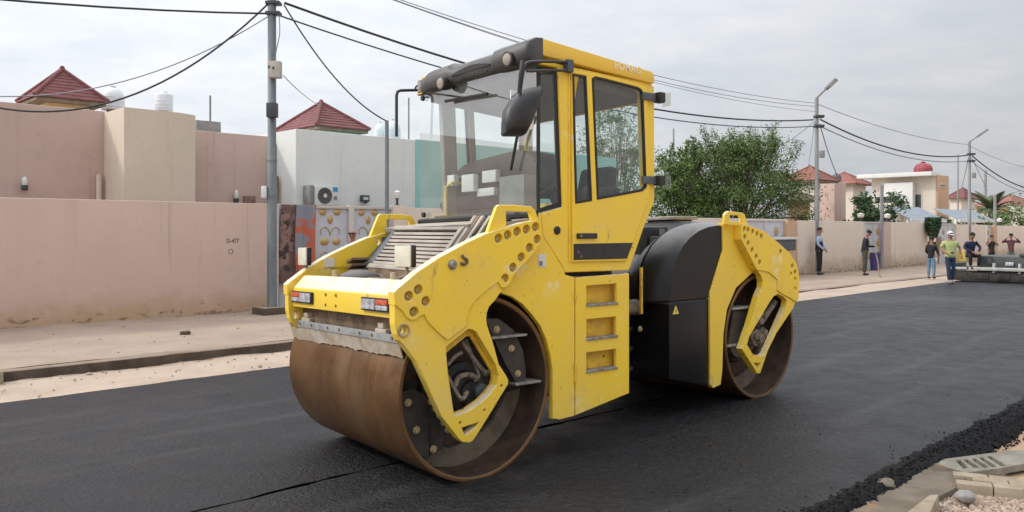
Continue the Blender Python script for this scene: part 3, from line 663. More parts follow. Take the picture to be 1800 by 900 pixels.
headlight(-.379, -.019, 1); headlight(-1.49, -1.14, -1)
for v in (-.78, -.94):
    for z in (1.150, 1.222): put('screw', SMALLBOLT, FF, -.644, v, z, bmp, rot=FRONT(FF))
for v in (-.20, -1.03):
    p = MB(); p.cyl(FF.P(-.53, v, 1.32), FF.P(-.53, v, 1.385), .018, n=10); p.build('post', M['rubber'], bmp)
fpart('front_beam', FF, -.56, -.50, -DW, 0, .97, 1.13, M['brown_steel'], RR)
scr = profile('scraper', FF, [(-.612, .957), (-.607, 1.006), (-.597, 1.006), (-.600, .957)], -DW+.01, .004, M['scraper'], RR, .003)
fl = MB(); n_ = 40
for k, (uu, zz) in enumerate(((-.606, .962), (-.600, .962), (-.571, .868), (-.579, .866))):
    for i in range(n_+1):
        v = -DW+.012+(DW-.01)*i/n_; w = (.012*nz(i, 3, .45)+.010*nz(i, 9, 1.3)-.01*(i < 12)) if k > 1 else 0
        fl.v.append(FF.P(uu, v, zz+w))
w_ = n_+1
for k in range(4):
    for i in range(n_): fl.f.append((k*w_+i, k*w_+i+1, ((k+1) % 4)*w_+i+1, ((k+1) % 4)*w_+i)); fl.sm.append(False); fl.mi.append(0)
fl.f += [(0, w_, 2*w_, 3*w_), (n_, 3*w_+n_, 2*w_+n_, w_+n_)]; fl.sm += [False]*2; fl.mi += [0]*2
fl.build('scraper_flap', M['rubber'], RR)
for i, v in enumerate((-.07, -.33, -.50, -.80, -.98, -1.25, -1.45, -1.6)): put('screw', SMALLBOLT, FF, -.611, v, .983, scr, rot=FRONT(FF))
for v in (-.24, -1.38):
    b = MB(); fbox(b, FF, -.60, -.55, v-.07, v+.07, 1.0, 1.03); fbox(b, FF, -.60, -.55, v-.035, v+.035, 1.03, 1.065); b.build('scraper_bracket', M['rubber'], scr, bevel=.006)
# ---- well behind the bumper
fpart('crossmember', FF, -.51, -.10, -DWF+.01, -.01, 1.20, 1.262, M['brown_steel'], RR)
fpart('hood_front', FF, -.125, -.09, -1.30, -.02, 1.22, 1.395, M['brown_steel'], RR)
fan = MB(); fan.lathe(FF.P(-.30, -1.10, 1.25), (0, 0, 1), [(0, .17), (.06, .17), (.10, .14), (.13, .07), (.135, 0)], 24); fan.build('water_filler', M['black'], RR)
for k in range(5):
    b = MB(); b.box(FF.P(-.15, -1.41, 1.27+.044*k), (.15, .10, .018), (FF.b, (FF.n*.9+Vector((0, 0, .3))).normalized(), (Vector((0, 0, .95))-FF.n*.3).normalized())); b.build('louvre', M['brown_steel'], RR)
hz_ = MB(); hz_.tube(catmull([FF.P(-.25, -1.32, 1.27), FF.P(-.22, -1.25, 1.34), FF.P(-.15, -1.1, 1.33), FF.P(-.12, -.95, 1.27)], 5), .022, 8); hz_.build('hose', M['hose'], RR)
hz_ = MB(); hz_.tube(catmull([FF.P(-.45, -.85, 1.27), FF.P(-.38, -.8, 1.32), FF.P(-.25, -.7, 1.31), FF.P(-.13, -.66, 1.34)], 5), .018, 8); hz_.build('hose', M['hose'], RR)
c = FF.uz(577, 458, -DWF-.010); fpart('inner_patch', FF, c[0]-.03, c[0]+.05, -DWF-.013, -DWF-.006, c[1]-.05, c[1]+.02, M['sticker'], RR, 0)
# ---- hood with slatted grille
H0, H1 = (-.115, 1.395), (.125, 1.690)
su = Vector((H1[0]-H0[0], H1[1]-H0[1])); L_ = su.length; su /= L_
hx = (FF.b*su.x+Vector((0, 0, su.y))).normalized(); hnrm = (Vector((0, 0, su.x))-FF.b*su.y).normalized()   # along the slope, out of it
def hp(d, v, o=0.0): return FF.P(H0[0]+su.x*d, v, H0[1]+su.y*d)+hnrm*o
def hbox(name, d0, d1, v0, v1, o0, o1, mat, parent, bevel=.003, tilt=0.0):
    b = MB(); c = (hp(d0, v0, o0)+hp(d1, v1, o1))/2
    X, Z = hx, hnrm
    if tilt: X, Z = hx*math.cos(tilt)+hnrm*math.sin(tilt), hnrm*math.cos(tilt)-hx*math.sin(tilt)
    b.box(c, (abs(d1-d0), abs(v1-v0), abs(o1-o0)), (X, FF.n, Z)); return b.build(name, mat, parent, bevel=bevel)
hood = hbox('hood', -.02, L_+.02, -1.33, -.30, -.16, -.05, M['dark'], RR)
hbox('grille_frame', -.02, .020, -1.31, -.345, -.05, .006, M['hood'], hood)
hbox('grille_frame', L_-.025, L_+.015, -1.31, -.345, -.05, .006, M['hood'], hood)
hbox('grille_frame', .020, L_-.025, -.385, -.345, -.05, .006, M['hood'], hood)
hbox('grille_frame', .020, L_-.025, -1.31, -1.27, -.05, .006, M['bluegrey'], hood)
NS = 9
for i in range(NS):
    d = .028+(L_-.06)*i/NS; hbox('slat', d, d+(L_-.06)/NS*.60, -1.268, -.387, -.010, -.001, M['slat'], hood, .002, .20)
for v0, v1, mt in ((-.338, -.300, M['hood']), (-.292, -.262, M['brown_steel']), (-.254, -.216, M['hood']), (-.168, -.135, M['hood']), (-.085, -.0, M['hood'])):
    hbox('side_slat', -.04, L_+.10, v0, v1, -.035-abs(v1+.3)*.06, -.01-abs(v1+.3)*.06, mt, hood)
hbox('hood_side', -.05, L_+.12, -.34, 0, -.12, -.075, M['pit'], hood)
b = MB(); b.prism([FF.P(-.12, -1.315, 1.385), FF.P(.125, -1.315, 1.695), FF.P(.12, -1.50, 1.60), FF.P(-.08, -1.50, 1.40)], (0, 0, -.02)); b.build('hood_flank', M['bluegrey'], hood)
profile('hood_top', FF, [(.118, 1.700), (.50, 1.742), (.50, 1.70), (.13, 1.66)], -1.48, -.30, M['hood'], hood, .006)
for i, v in enumerate((-.295, -.205, -.115, -.03)):
    profile('side_slat', FF, [(.19, 1.702), (.50, 1.738), (.50, 1.72), (.19, 1.68)], v-.0, v+.045, M['hood'], hood, .003)
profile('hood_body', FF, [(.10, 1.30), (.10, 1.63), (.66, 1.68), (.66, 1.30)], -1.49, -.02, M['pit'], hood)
# ---- work lights on posts
def worklight(u, v, z, w, h, base, tilt=.10):
    r = fpart('work_light', FF, u-.0, u+.04, v-w/2, v+w/2, z-h/2, z+h/2, M['black'], RR, .012)
    b = MB(); fbox(b, FF, u-.010, u+.004, v-w/2+.004, v+w/2-.004, z-h/2+.004, z+h/2-.004); b.build('lens', M['lampcream'], r, bevel=.006)
    MB().cyl(FF.P(u+.03, v, base), FF.P(u+.03, v, z-h/2+.01), .011, n=8).build('post', M['hood'], r)
worklight(-.36, -.36, 1.485, .21, .15, 1.25); worklight(-.545, -1.55, 1.485, .15, .14, 1.33)
b = MB(); fbox(b, FF, -.36, -.33, -.10, -.07, 1.25, 1.44); b.build('post', M['lampcream'], RR)
# ---- inside the front drum: step brackets, motor, hoses
def pxpl(name, fr, pts, v1, th, mat, parent, off, s, holes=(), bevel=.004):
    return plate(name, fr, fpx(fr, [(off[0]+x/s, off[1]+y/s) for x, y in pts], v1), v1, th, mat, parent, holes, bevel)
OZ = (690, 560)
lb = pxpl('bracket', FF, [(40, 390), (100, 368), (170, 400), (190, 430), (195, 730), (175, 745), (110, 690), (60, 600), (35, 480)], -.10, .03, M['dark'], RR, OZ, 3)
rb = pxpl('bracket', FF, [(490, 0), (560, 0), (640, 60), (690, 170), (705, 280), (700, 330), (655, 345), (600, 250), (540, 120)], -.06, .03, M['dark'], RR, OZ, 3)
for par, v, pts in ((rb, -.06, ((548, 57), (626, 157), (660, 290))), (lb, -.10, ((82, 443), (125, 588), (215, 688)))):
    for x, y in pts:
        c = FF.uz(OZ[0]+x/3, OZ[1]+y/3, v); put('bolt', BOLTHEAD, FF, c[0], v-.001, c[1], par)
for (xa, ya, xb, yb) in ((526, 104, 710, 98), (652, 350, 785, 340)):
    a = FF.uz(OZ[0]+xa/3, OZ[1]+ya/3, -.02); b_ = FF.uz(OZ[0]+xb/3, OZ[1]+yb/3, -.02)
    fpart('foot_step', FF, a[0], b_[0], -.20, -.02, a[1]-.008, a[1]+.008, M['tread'], RR, .003)
pxpl('bracket', FF, [(190, 400), (270, 410), (270, 690), (230, 700), (195, 730)], -.14, .05, M['dark'], RR, OZ, 3)
mo = MB(); mo.lathe(FF.P(.02, -.27, .56), FF.n, [(0, .20), (.05, .20), (.07, .15), (.13, .14), (.14, .09), (.17, .085), (.175, 0)], 24); mot = mo.build('drum_motor', M['dark'], RR)
kn = MB(); kn.lathe(FF.P(.07, -.11, .575), FF.n, [(0, .055), (.05, .055), (.055, .045), (.06, 0)], 6); kn.build('motor_nut', M['bluegrey'], mot)
def hose(fr, pts, r, mat, parent, v): return MB().tube(catmull([fr.P(*fr.uz(x, y, vv)[:1], vv, fr.uz(x, y, vv)[1]) for (x, y), vv in zip(pts, v)], 6), r, 8).build('hose', mat, parent)
def Z3(pts): return [(OZ[0]+x/3, OZ[1]+y/3) for x, y in pts]
hose(FF, Z3([(365, 120), (420, 200), (470, 265), (500, 290)]), .014, M['hose'], RR, (-.03, -.04, -.05, -.06))
hose(FF, Z3([(385, 110), (430, 230), (455, 300), (430, 330)]), .012, M['hose'], RR, (-.06, -.07, -.08, -.09))
hose(FF, Z3([(285, 300), (320, 360), (350, 410), (375, 420), (395, 385)]), .014, M['hose'], RR, (-.05, -.05, -.05, -.05, -.07))
hose(FF, Z3([(330, 355), (350, 310), (400, 295), (440, 310)]), .017, M['hose'], RR, (-.08, -.08, -.08, -.08))
hose(FF, Z3([(290, 245), (330, 200), (365, 180)]), .013, M['hose'], RR, (-.06, -.06, -.06))
for x, y in ((490, 290), (360, 425), (385, 400), (500, 285), (415, 300)):
    c = FF.uz(OZ[0]+x/3, OZ[1]+y/3, -.06); MB().sphere(FF.P(c[0], -.06, c[1]), .020, 8, 6).build('fitting', M['iron'], mot)
for i in range(5):
    c = FF.uz(OZ[0]+215+i*14 if False else OZ[0]+(205+22*i)/3, OZ[1]+(435+37*i)/3, -.03); put('bolt', BOLTHEAD, FF, c[0], -.03, c[1], mot)
fpart('axle_beam', FF, -.45, .1, -DW+.3, -.3, .58, .66, M['dark'], drumF)

# ---- cab
VC = 0.0
CO = [(951, 104.5), (1000, 116), (1080, 133), (1143, 146), (1150, 153), (1151, 341), (1150, 356), (1133, 397), (1106, 475), (993, 479), (990, 470), (954, 413), (952, 377), (952, 374.6), (989, 363.5), (981, 126), (981, 119), (951, 113)]
DN = [(1005, 129), (1017, 131.2), (1030, 133.5), (1033, 200), (1037, 285), (1040, 353), (1026, 355.5), (1011, 358), (1009, 285), (1007, 200)]
DBW = [(1040, 138), (1046, 134.5), (1062, 138), (1120, 153), (1127, 157), (1130, 163), (1136, 329), (1129, 336), (1049, 351)]
DOOROPEN = fpx(FF, [(1007, 131), (1062, 140), (1120, 155), (1127, 160), (1129, 166), (1134, 327), (1128, 334), (1049, 349), (1013, 356)], VC)
cab = plate('cab', FF, fpx(FF, CO, VC), VC, .06, M['yellow'], RR, [DOOROPEN], .008)
plate('cab_side', FF, fpx(FF, CO, VC), -1.50, .06, M['cabliner'], cab, [fpx(FF, DN, VC), fpx(FF, DBW, VC)], .008)
DO = [(1004, 123), (1035, 127.5), (1122, 147), (1133, 152), (1138, 162), (1142, 341), (1139, 352), (1124, 394), (1101, 459), (1006, 461)]
door = plate('door', FF, fpx(FF, DO, .012), .016, .018, M['yellow'], RR, [fpx(FF, DN, .012), fpx(FF, DBW, .012)], .006)
def inset(poly, d):
    c = Vector((sum(p[0] for p in poly)/len(poly), sum(p[1] for p in poly)/len(poly))); out = []
    n = len(poly)
    for i in range(n):
        a, b, e = Vector(poly[i-1]), Vector(poly[i]), Vector(poly[(i+1) % n])
        d1 = (b-a).normalized(); d2 = (e-b).normalized(); n1 = Vector((-d1.y, d1.x)); n2 = Vector((-d2.y, d2.x))
        if n1.dot(c-b) < 0: n1 = -n1
        if n2.dot(c-b) < 0: n2 = -n2
        m = (n1+n2); m = m/max(m.length_squared, .3)*2*d if m.length > 1e-6 else n1*d
        out.append((b.x+m.x, b.y+m.y))
    return out
def window(poly, parent, gm_, vg, fw=.018, name='window'):
    g = plate(name, FF, poly, vg, .022, M['gasket'], parent, [inset(poly, fw)], .003)
    me = flat_mesh(inset(poly, fw*.7), [], .003, .0005); me.transform(Matrix.Translation(FF.P(0, vg-.012, 0)-world_loc(g)) @ FF.R())
    link('pane', me, gm_, g); return g
window(fpx(FF, DN, .012), door, M['glass_dark'], .020); window(fpx(FF, DBW, .012), door, M['glass_dark'], .020)
window(fpx(FF, DN, VC), cab, M['glass_dark'], -1.52, name='far_window'); window(fpx(FF, DBW, VC), cab, M['glass_dark'], -1.52, name='far_window')
QW = fpx(FF, [(951, 117), (981, 122), (989, 363), (951, 373.5)], VC)
qg = plate('quarter_window', FF, QW, -.012, .02, M['gasket'], cab, [[(QW[0][0]+.004, QW[0][1]-.03), (QW[1][0]-.03, QW[1][1]-.028), (QW[2][0]-.03, QW[2][1]+.03), (QW[3][0]+.004, QW[3][1]+.028)]], .002)
me = flat_mesh([(QW[0][0]+.002, QW[0][1]-.02), (QW[1][0]-.02, QW[1][1]-.02), (QW[2][0]-.02, QW[2][1]+.02), (QW[3][0]+.002, QW[3][1]+.02)], [], .003, .0005)
me.transform(Matrix.Translation(FF.P(0, -.018, 0)-world_loc(qg)) @ FF.R()); link('pane', me, M['glass_dark'], qg)
a = fpx(FF, [(1007.5, 428.5), (1111.5, 426.5), (1101, 454.5), (1007.5, 457)], .012)
kick = plate('kick_panel', FF, a, .021, .012, M['black'], door, [], .003)
a = FF.uz(1012.6, 410, .012); b_ = FF.uz(1047, 419.5, .012)
hd = fpart('door_handle', FF, a[0], b_[0], .014, .034, b_[1], a[1], M['black'], door, .006)
c = FF.uz(1021, 414.5, .03); b = MB(); b.lathe(FF.P(c[0], .034, c[1]), FF.n, [(0, .010), (.004, .010), (.004, 0)], 10); b.build('lock', M['tread'], hd)
for px, py in ((1016, 443), (1021, 451)):
    c = FF.uz(px, py, .02); put('screw', SMALLBOLT, FF, c[0], .021, c[1], kick)
c = FF.uz(979, 405, VC); b = MB(); b.lathe(FF.P(c[0], VC, c[1]), FF.n, [(0, .030), (.006, .030), (.010, .022), (.010, 0)], 18); b.build('fuel_cap', M['gasket'], cab)
# door seam pillar and pillar crease
a = FF.uz(992, 122, 0); b_ = FF.uz(1000, 455, 0)
fpart('pillar_fold', FF, a[0]+.035, a[0]+.050, -.002, .010, 1.42, 2.80, M['yellow'], cab, .005)
# cab floor, front and rear walls
fpart('cab_floor', FF, .56, 1.40, -1.50, -.06, 1.36, 1.42, M['interior'], cab)
fpart('cab_front', FF, .512, .540, -1.55, -.002, 1.36, 1.765, M['yellow'], cab)
b = MB(); b.hexa([FF.P(1.40, -1.5, 1.36), FF.P(1.40, -.06, 1.36), FF.P(1.43, -.06, 1.36), FF.P(1.43, -1.5, 1.36), FF.P(1.66, -1.5, 1.92), FF.P(1.66, -.06, 1.92), FF.P(1.69, -.06, 1.92), FF.P(1.69, -1.5, 1.92)]); b.build('cab_back', M['yellow'], cab)
fpart('cab_back', FF, 1.66, 1.69, -1.5, -.06, 2.66, 2.80, M['yellow'], cab)
me_ = MB(); fbox(me_, FF, 1.670, 1.676, -1.5, -.06, 1.92, 2.66); me_.build('rear_window', M['glass_dark'], cab)
# ceiling and roof
profile('ceiling', FF, [(.56, 2.76), (1.64, 2.66), (1.64, 2.72), (.56, 2.83)], -1.48, -.07, M['interior'], cab)
roof = profile('roof', FF, [(.529, 2.985), (.529, 2.868), (1.66, 2.792), (1.675, 2.80), (1.672, 2.862), (1.640, 2.884)], -1.580, .022, M['yellow_roof'], RR, .014)
# lettering on the roof edge
a = FF.uz(1080, 117.5, .024); b_ = FF.uz(1126, 127.5, .024)
cu = bpy.data.curves.new('t', 'FONT'); cu.body = 'BOMAG'; cu.size = .075; cu.extrude = .001; cu.offset = .0012; cu.space_character = 1.25
to = bpy.data.objects.new('t', cu); COL.objects.link(to); tm = bpy.data.meshes.new_from_object(to); bpy.data.objects.remove(to)
wx = max(v.co.x for v in tm.vertices); tm.transform(Matrix.Diagonal(((b_[0]-a[0])/wx, 1, 1, 1)))
sl_ = math.atan2(b_[1]-a[1], b_[0]-a[0])
tm.transform(Matrix.Translation(FF.P(a[0], .024, a[1]-.010)-world_loc(roof)) @ FF.R() @ Matrix.Rotation(sl_, 4, 'Z')); link('lettering', tm, M['letter'], roof)
# windscreen, bowed a little
ws = MB(); nv = 12; WT, WB = 2.835, 1.765
for k, (z, du) in enumerate(((WB, 0), ((WB+WT)/2, -.012), (WT, .0))):
    for i in range(nv+1):
        v = -.006-1.545*i/nv; x = (i/nv-.5)*2; ws.v.append(FF.P(.508+du-.035*(1-x*x), v, z))
for k in range(2):
    for i in range(nv): ws.f.append((k*(nv+1)+i, k*(nv+1)+i+1, (k+1)*(nv+1)+i+1, (k+1)*(nv+1)+i)); ws.sm.append(True); ws.mi.append(0)
wsc = ws.build('windscreen', M['glass'], RR)
fpart('glass_edge', FF, .500, .512, -.010, .0, WB, WT, M['gasket'], wsc, 0)
b = MB(); b.tube([FF.P(.500-.035*(1-((i/nv-.5)*2)**2), -.006-1.545*i/nv, WB-.008) for i in range(nv+1)], .022, 6); b.build('seal', M['gasket'], wsc)
b = MB(); b.tube([FF.P(.496-.035*(1-((i/nv-.5)*2)**2), -.006-1.545*i/nv, WT+.004) for i in range(nv+1)], .012, 6); b.build('seal', M['gasket'], wsc)
for v in (-.22, -1.44):
    b = MB(); b.lathe(FF.P(.48, v, WB+.045), FF.b*-1, [(0, .022), (.02, .022), (.022, 0)], 12); b.build('clamp', M['gasket'], wsc)
b = MB(); b.lathe(FF.P(.49, -1.47, WT-.05), FF.b*-1, [(0, .022), (.02, .022), (.022, 0)], 12); b.build('clamp', M['gasket'], wsc)
# lower wiper and upper wiper
b = MB(); p0 = FF.vz(898, 299, .44); p1 = FF.vz(909, 240, .43); p2 = FF.vz(920, 200, .43)
b.tube([FF.P(.44, *p0), FF.P(.43, *p1), FF.P(.43, *p2)], .011, 6); b.build('wiper', M['gasket'], wsc)
b = MB(); p0 = FF.vz(783, 178, .43); p1 = FF.vz(857, 165, .43); m0 = FF.vz(820, 172, .43); q0 = FF.vz(752, 163, .45)
b.tube([FF.P(.43, *p0), FF.P(.43, *p1)], .012, 6); b.tube([FF.P(.45, *q0), FF.P(.42, *m0)], .008, 6); b.build('wiper', M['gasket'], wsc)
# visor over the windscreen
vb = MB(); vsec = [(.022, .135), (.0, .15), (-.38, .15), (-.43, .115), (-.70, .12), (-.94, .112), (-.99, .14), (-1.30, .125), (-1.44, .085), (-1.55, .03)]
def vprof(d, lift): return [(.535, 2.990+lift), (.535-.45*d, 2.985+lift), (.535-.85*d, 2.955+lift), (.535-d, 2.912+lift*.6), (.535-d, 2.865), (.535-.86*d, 2.825), (.535-.5*d, 2.815), (.535, 2.83)]
for v, d in vsec:
    lift = .0 if v > -.40 else (-.018 if v > -.97 else (.004 if v > -1.35 else -.02))
    for u, z in vprof(d, lift): vb.v.append(FF.P(u, v, z))
for i in range(len(vsec)-1):
    for j in range(7): vb.f.append((i*8+j, i*8+j+1, (i+1)*8+j+1, (i+1)*8+j)); vb.sm.append(False); vb.mi.append(0)
vb.f += [tuple(range(7, -1, -1)), tuple(range((len(vsec)-1)*8, len(vsec)*8))]; vb.sm += [False]*2; vb.mi += [0]*2
vis = vb.build('visor', M['visor'], RR, bevel=.008)
vb = MB(); w8 = 9                                     # proud dark strip painting a recess's shade under the brow, arched like the moulding
for i in range(w8):
    v = -.44-.50*i/(w8-1); x = i/(w8-1)*2-1; h = .034*(1-x*x)+.006
    for u, z in ((.4155, 2.868), (.4145, 2.870+h), (.43, 2.872+h), (.43, 2.868)): vb.v.append(FF.P(u-.004, v, z))
for i in range(w8-1):
    for j in range(4): vb.f.append((i*4+j, i*4+(j+1) % 4, (i+1)*4+(j+1) % 4, (i+1)*4+j)); vb.sm.append(False); vb.mi.append(0)
vb.f += [(3, 2, 1, 0), tuple(range((w8-1)*4, w8*4))]; vb.sm += [False]*2; vb.mi += [0]*2
vb.build('visor_shade_strip', M['gasket'], vis)
fpart('trim', FF, .478, .520, -1.56, .0, 2.826, 2.837, M['yellow_dirty'], vis, .003)
for v0, v1, px, py in ((-.40, .022, 890, 103), (-1.38, -.98, 773, 145)):
    vl, zl = FF.vz(px, py, .36); ax_ = (FF.b*-1+FF.n*.04+Vector((0, 0, -.10))); o_ = FF.P(.42, vl, zl)
    b = MB(); b.lathe(o_, ax_, [(-.03, .05), (.02, .056), (.055, .058), (.060, .052), (.060, .046)], 20); rl = b.build('round_lamp', M['black'], vis)
    b = MB(); b.lathe(o_, ax_, [(.050, .050), (.064, .040), (.069, .02), (.070, 0)], 20); b.build('lens', M['worklens'], rl)
for v in (-.5, -.66, -.80, -.96, -1.1, -.04): put('screw', SMALLDARK, FF, .428, v, 2.842, vis, rot=FRONT(FF))
# mirrors on tubes
mr_ = MB(); w = lambda px, py, v: FF.P(FF.uz(px, py, v)[0], v, FF.uz(px, py, v)[1])
mr_.tube(catmull([w(997, 109, .03), w(960, 108, .10), w(932, 109, .16), w(923, 114, .18), w(919, 130, .18), w(914, 165, .17)], 5), .011, 8)
mr_.tube(catmull([w(1000, 124, .03), w(960, 124, .10), w(926, 125, .17)], 4), .010, 8)
mr_.tube(catmull([w(918, 107, .17), w(915, 130, .19), w(912, 165, .17)], 4), .012, 8)
arm_m = mr_.build('mirror_arm', M['black'], RR)
b = MB(); c = FF.uz(997, 117, .01); fbox(b, FF, c[0]-.03, c[0]+.03, .0, .05, c[1]-.045, c[1]+.045); b.build('mirror_bracket', M['bluegrey'], cab, bevel=.008)
MO = fpx(FF, [(955, 150), (937, 152.5), (921, 158), (908, 168), (899, 180), (891, 195), (888.5, 215), (888, 236), (891, 239), (922, 239), (928, 236), (938, 216), (950, 184), (959, 156)], .14)
b = MB(); ctr = Vector((sum(p[0] for p in MO)/len(MO), sum(p[1] for p in MO)/len(MO)))
loops = [(.085, .985), (.10, 1.0), (.14, .97), (.175, .86), (.20, .62), (.212, .3)]
n = len(MO)
for v, k in loops:
    for p in MO: q = ctr+(Vector(p)-ctr)*k; b.v.append(FF.P(q.x+(v-.1)*-.3, v, q.y))
for i in range(len(loops)-1):
    for j in range(n): b.f.append((i*n+j, i*n+(j+1) % n, (i+1)*n+(j+1) % n, (i+1)*n+j)); b.sm.append(True); b.mi.append(0)
b.f += [tuple(range(n-1, -1, -1)), tuple(range((len(loops)-1)*n, len(loops)*n))]; b.sm += [False, True]; b.mi += [0, 0]
mm = b.build('mirror', M['black'], RR)
fpart('mirror_pane', FF, .20, .40, .078, .086, 2.33, 2.58, M['mirror_glass'], mm, .004)
b = MB(); w2 = lambda px, py: FF.P(*[(lambda q: (q[0], -1.66, q[1]))(FF.uz(px, py, -1.66))][0])
b.tube([w2(744, 158), w2(704, 159), w2(699, 161), w2(697, 168), w2(697, 240)], .013, 8); b.tube(catmull([w2(745, 150), w2(733, 151), w2(729, 158)], 3), .009, 6); b.build('mirror_arm', M['black'], RR)
c = FF.uz(741, 152, -1.60); fpart('mirror_bracket', FF, c[0]-.03, c[0]+.03, -1.62, -1.57, c[1]-.08, c[1]+.05, M['hood'], cab)
# lamps on the rear corner of the cab
for py, hh in ((171, .042), (317, .040)):
    c = FF.uz(1147, py, .02); r = fpart('rear_work_light', FF, c[0]+.03, c[0]+.10, .0, .07, c[1]-hh, c[1]+hh, M['black'], RR, .014)
    fpart('bracket', FF, c[0]-.12, c[0]+.03, .016, .030, c[1]-.03, c[1]+.03, M['bluegrey'], r, .004)
    me2 = MB(); me2.box(FF.P(c[0]+.14, .04, c[1]-.01), (.006, .11, hh*2.4), ((FF.b*.7+FF.n*.3).normalized(), (FF.n*.8-FF.b*.2).normalized(), Vector((0, 0, 1)))); me2.build('lens', M['glass'], r)
# ---- inside the cab
IU = .82
pz = [FF.vz(x, y, IU) for x, y in ((797, 309), (803, 302), (815, 290), (840, 281), (880, 271), (908, 264), (925, 268), (938, 278), (944, 292), (946, 330), (930, 336), (872, 336), (871, 300), (830, 306))]
b = MB(); b.prism([FF.P(IU, v, z) for v, z in pz], FF.b*.30); dsh = b.build('dash_hood', M['dash'], cab, bevel=.02)
pz = [FF.vz(x, y, .80) for x, y in ((797, 312), (871, 302), (872, 345), (880, 362), (770, 372), (765, 360), (790, 332))]
b = MB(); b.prism([FF.P(.84, v, z) for v, z in pz], FF.b*.16); b.build('dash_body', M['seat'], cab, bevel=.012)
for x0, y0_, x1, y1_, uu in ((781, 309, 798, 326, .74), (811, 308, 832, 336, .72), (847, 301, 871, 319, .74), (838, 332, 868, 343, .76)):
    v0, z1 = FF.vz(x0, y0_, uu); v1, z0 = FF.vz(x1, y1_, uu)
    fpart('control_box', FF, uu, uu+.05, v0, v1, z0, z1, M['white'], cab, .006)
v0, z1 = FF.vz(877, 311, .64); v1, z0 = FF.vz(921, 364, .64)
fpart('console', FF, .64, .76, v0, v1, z0-.15, z1, M['greypanel'], cab, .012)
fpart('dash_shelf', FF, .56, .86, -1.42, -.12, 1.76, 1.80, M['dash'], cab, .01)
b = MB(); b.tube([FF.P(.70, -1.45, 1.76), FF.P(.70, -1.45, 2.05), FF.P(.72, -1.40, 2.08), FF.P(.9, -1.40, 2.08)], .014, 8); b.build('handrail', M['warning'], cab)
seat = fpart('seat', FF, .98, 1.40, -.62, -.16, 1.62, 1.76, M['seat'], cab, .05)
b = MB(); b.hexa([FF.P(1.34, -.60, 1.72), FF.P(1.34, -.18, 1.72), FF.P(1.46, -.18, 1.72), FF.P(1.46, -.60, 1.72), FF.P(1.42, -.56, 2.16), FF.P(1.42, -.22, 2.16), FF.P(1.52, -.22, 2.16), FF.P(1.52, -.56, 2.16)]); b.build('backrest', M['seat'], seat, bevel=.04)
fpart('seat_base', FF, 1.05, 1.35, -.55, -.22, 1.40, 1.63, M['black'], seat)
fpart('armrest', FF, 1.05, 1.40, -.14, -.08, 1.92, 1.98, M['seat'], seat, .02); fpart('armrest', FF, 1.05, 1.40, -.72, -.66, 1.92, 1.98, M['seat'], seat, .02)
cc = FF.P(.92, -.40, 2.02); ax = (FF.b*-.55+Vector((0, 0, .83))).normalized(); xx = FF.n; yy = ax.cross(xx)
ring = [cc+(xx*math.cos(2*PI*k/20)+yy*math.sin(2*PI*k/20))*.17 for k in range(21)]
b = MB(); b.tube(ring, .015, 8, False); b.tube([cc-xx*.17, cc+xx*.17], .012, 6); b.tube([cc, cc-ax*.45], .03, 8); b.build('steering_wheel', M['seat'], cab)
b = MB(); b.tube([FF.P(1.5, -1.35, 1.5), FF.P(1.5, -1.35, 2.7)], .02, 8); b.build('grab_pole', M['warning'], cab)
fpart('side_console', FF, 1.10, 1.60, -.18, -.08, 1.78, 1.92, M['seat'], cab, .015)

# ---- articulation between the halves
fpart('articulation_joint', RF, -2.15, -1.40, -1.15, -.45, .45, 1.05, M['dark'], RR, .03)
b = MB(); b.cyl(RF.P(-1.75, -.32, .98), RF.P(-1.55, -.26, .98), .07, n=14); b.cyl(RF.P(-1.72, -.60, .98), RF.P(-1.72, -.30, .98), .05, n=12); b.build('hydraulic_ram', M['iron'], RR)
for k in range(6):
    y = 470+35*k; u0, z0 = RF.uz(1112+2*k, y, -.35)
    MB().tube(catmull([RF.P(-2.15, -.5, z0), RF.P(-1.9, -.38, z0-.06), RF.P(-1.7, -.36, z0-.10), RF.P(-1.45, -.42, z0-.02)], 5), .022, 8).build('hose', M['black'], RR)
c = RF.uz(1154, 500, -.02)
fpart('edge_strip', RF, -1.655, -1.63, -.16, -.14, .93, 1.33, M['yellow_dirty'], RR, .003)
# ---- rear engine cover: flat flank rolling over a big radius
S0 = [(-1.43, 1.035), (-1.425, 1.15), (-1.395, 1.28), (-1.34, 1.40), (-1.26, 1.50), (-1.15, 1.58), (-1.02, 1.64), (-.88, 1.675), (-.74, 1.690), (-.60, 1.690)]
secs = [(-.002, 0, 1), (-.014, .010, 1), (-.05, .045, 1), (-.11, .085, 1), (-.18, .115, .995), (-.24, .130, .98), (-.245, .118, .98), (-.262, .118, .975), (-.267, .135, .97), (-.32, .150, .90), (-.38, .155, .76), (-.46, .16, .62), (-1.10, .16, .62), (-1.38, .13, .85), (-1.6, .05, 1), (-DW+.002, 0, 1)]
b = MB(); n = len(S0)
for v, off, kz in secs:
    for i, (u, z) in enumerate(S0):
        a_ = (i/(n-1))*PI/2; k2 = kz+(1-kz)*max(0, min(1, (u+.72)/.12))
        b.v.append(RF.P(u-off*math.cos(a_)*1.15, v, 1.035+(z+off*math.sin(a_)*.34-1.035)*k2))
for i in range(len(secs)-1):
    for j in range(n-1): b.f.append((i*n+j, i*n+j+1, (i+1)*n+j+1, (i+1)*n+j)); b.sm.append(True); b.mi.append(0)
for k, v in ((0, -.002), (len(secs)-1, -DW+.002)):
    m0 = len(b.v); b.v.append(RF.P(-.60, v, 1.035)); b.f.append(tuple([k*n+j for j in range(n)]+[m0])); b.sm.append(False); b.mi.append(0)
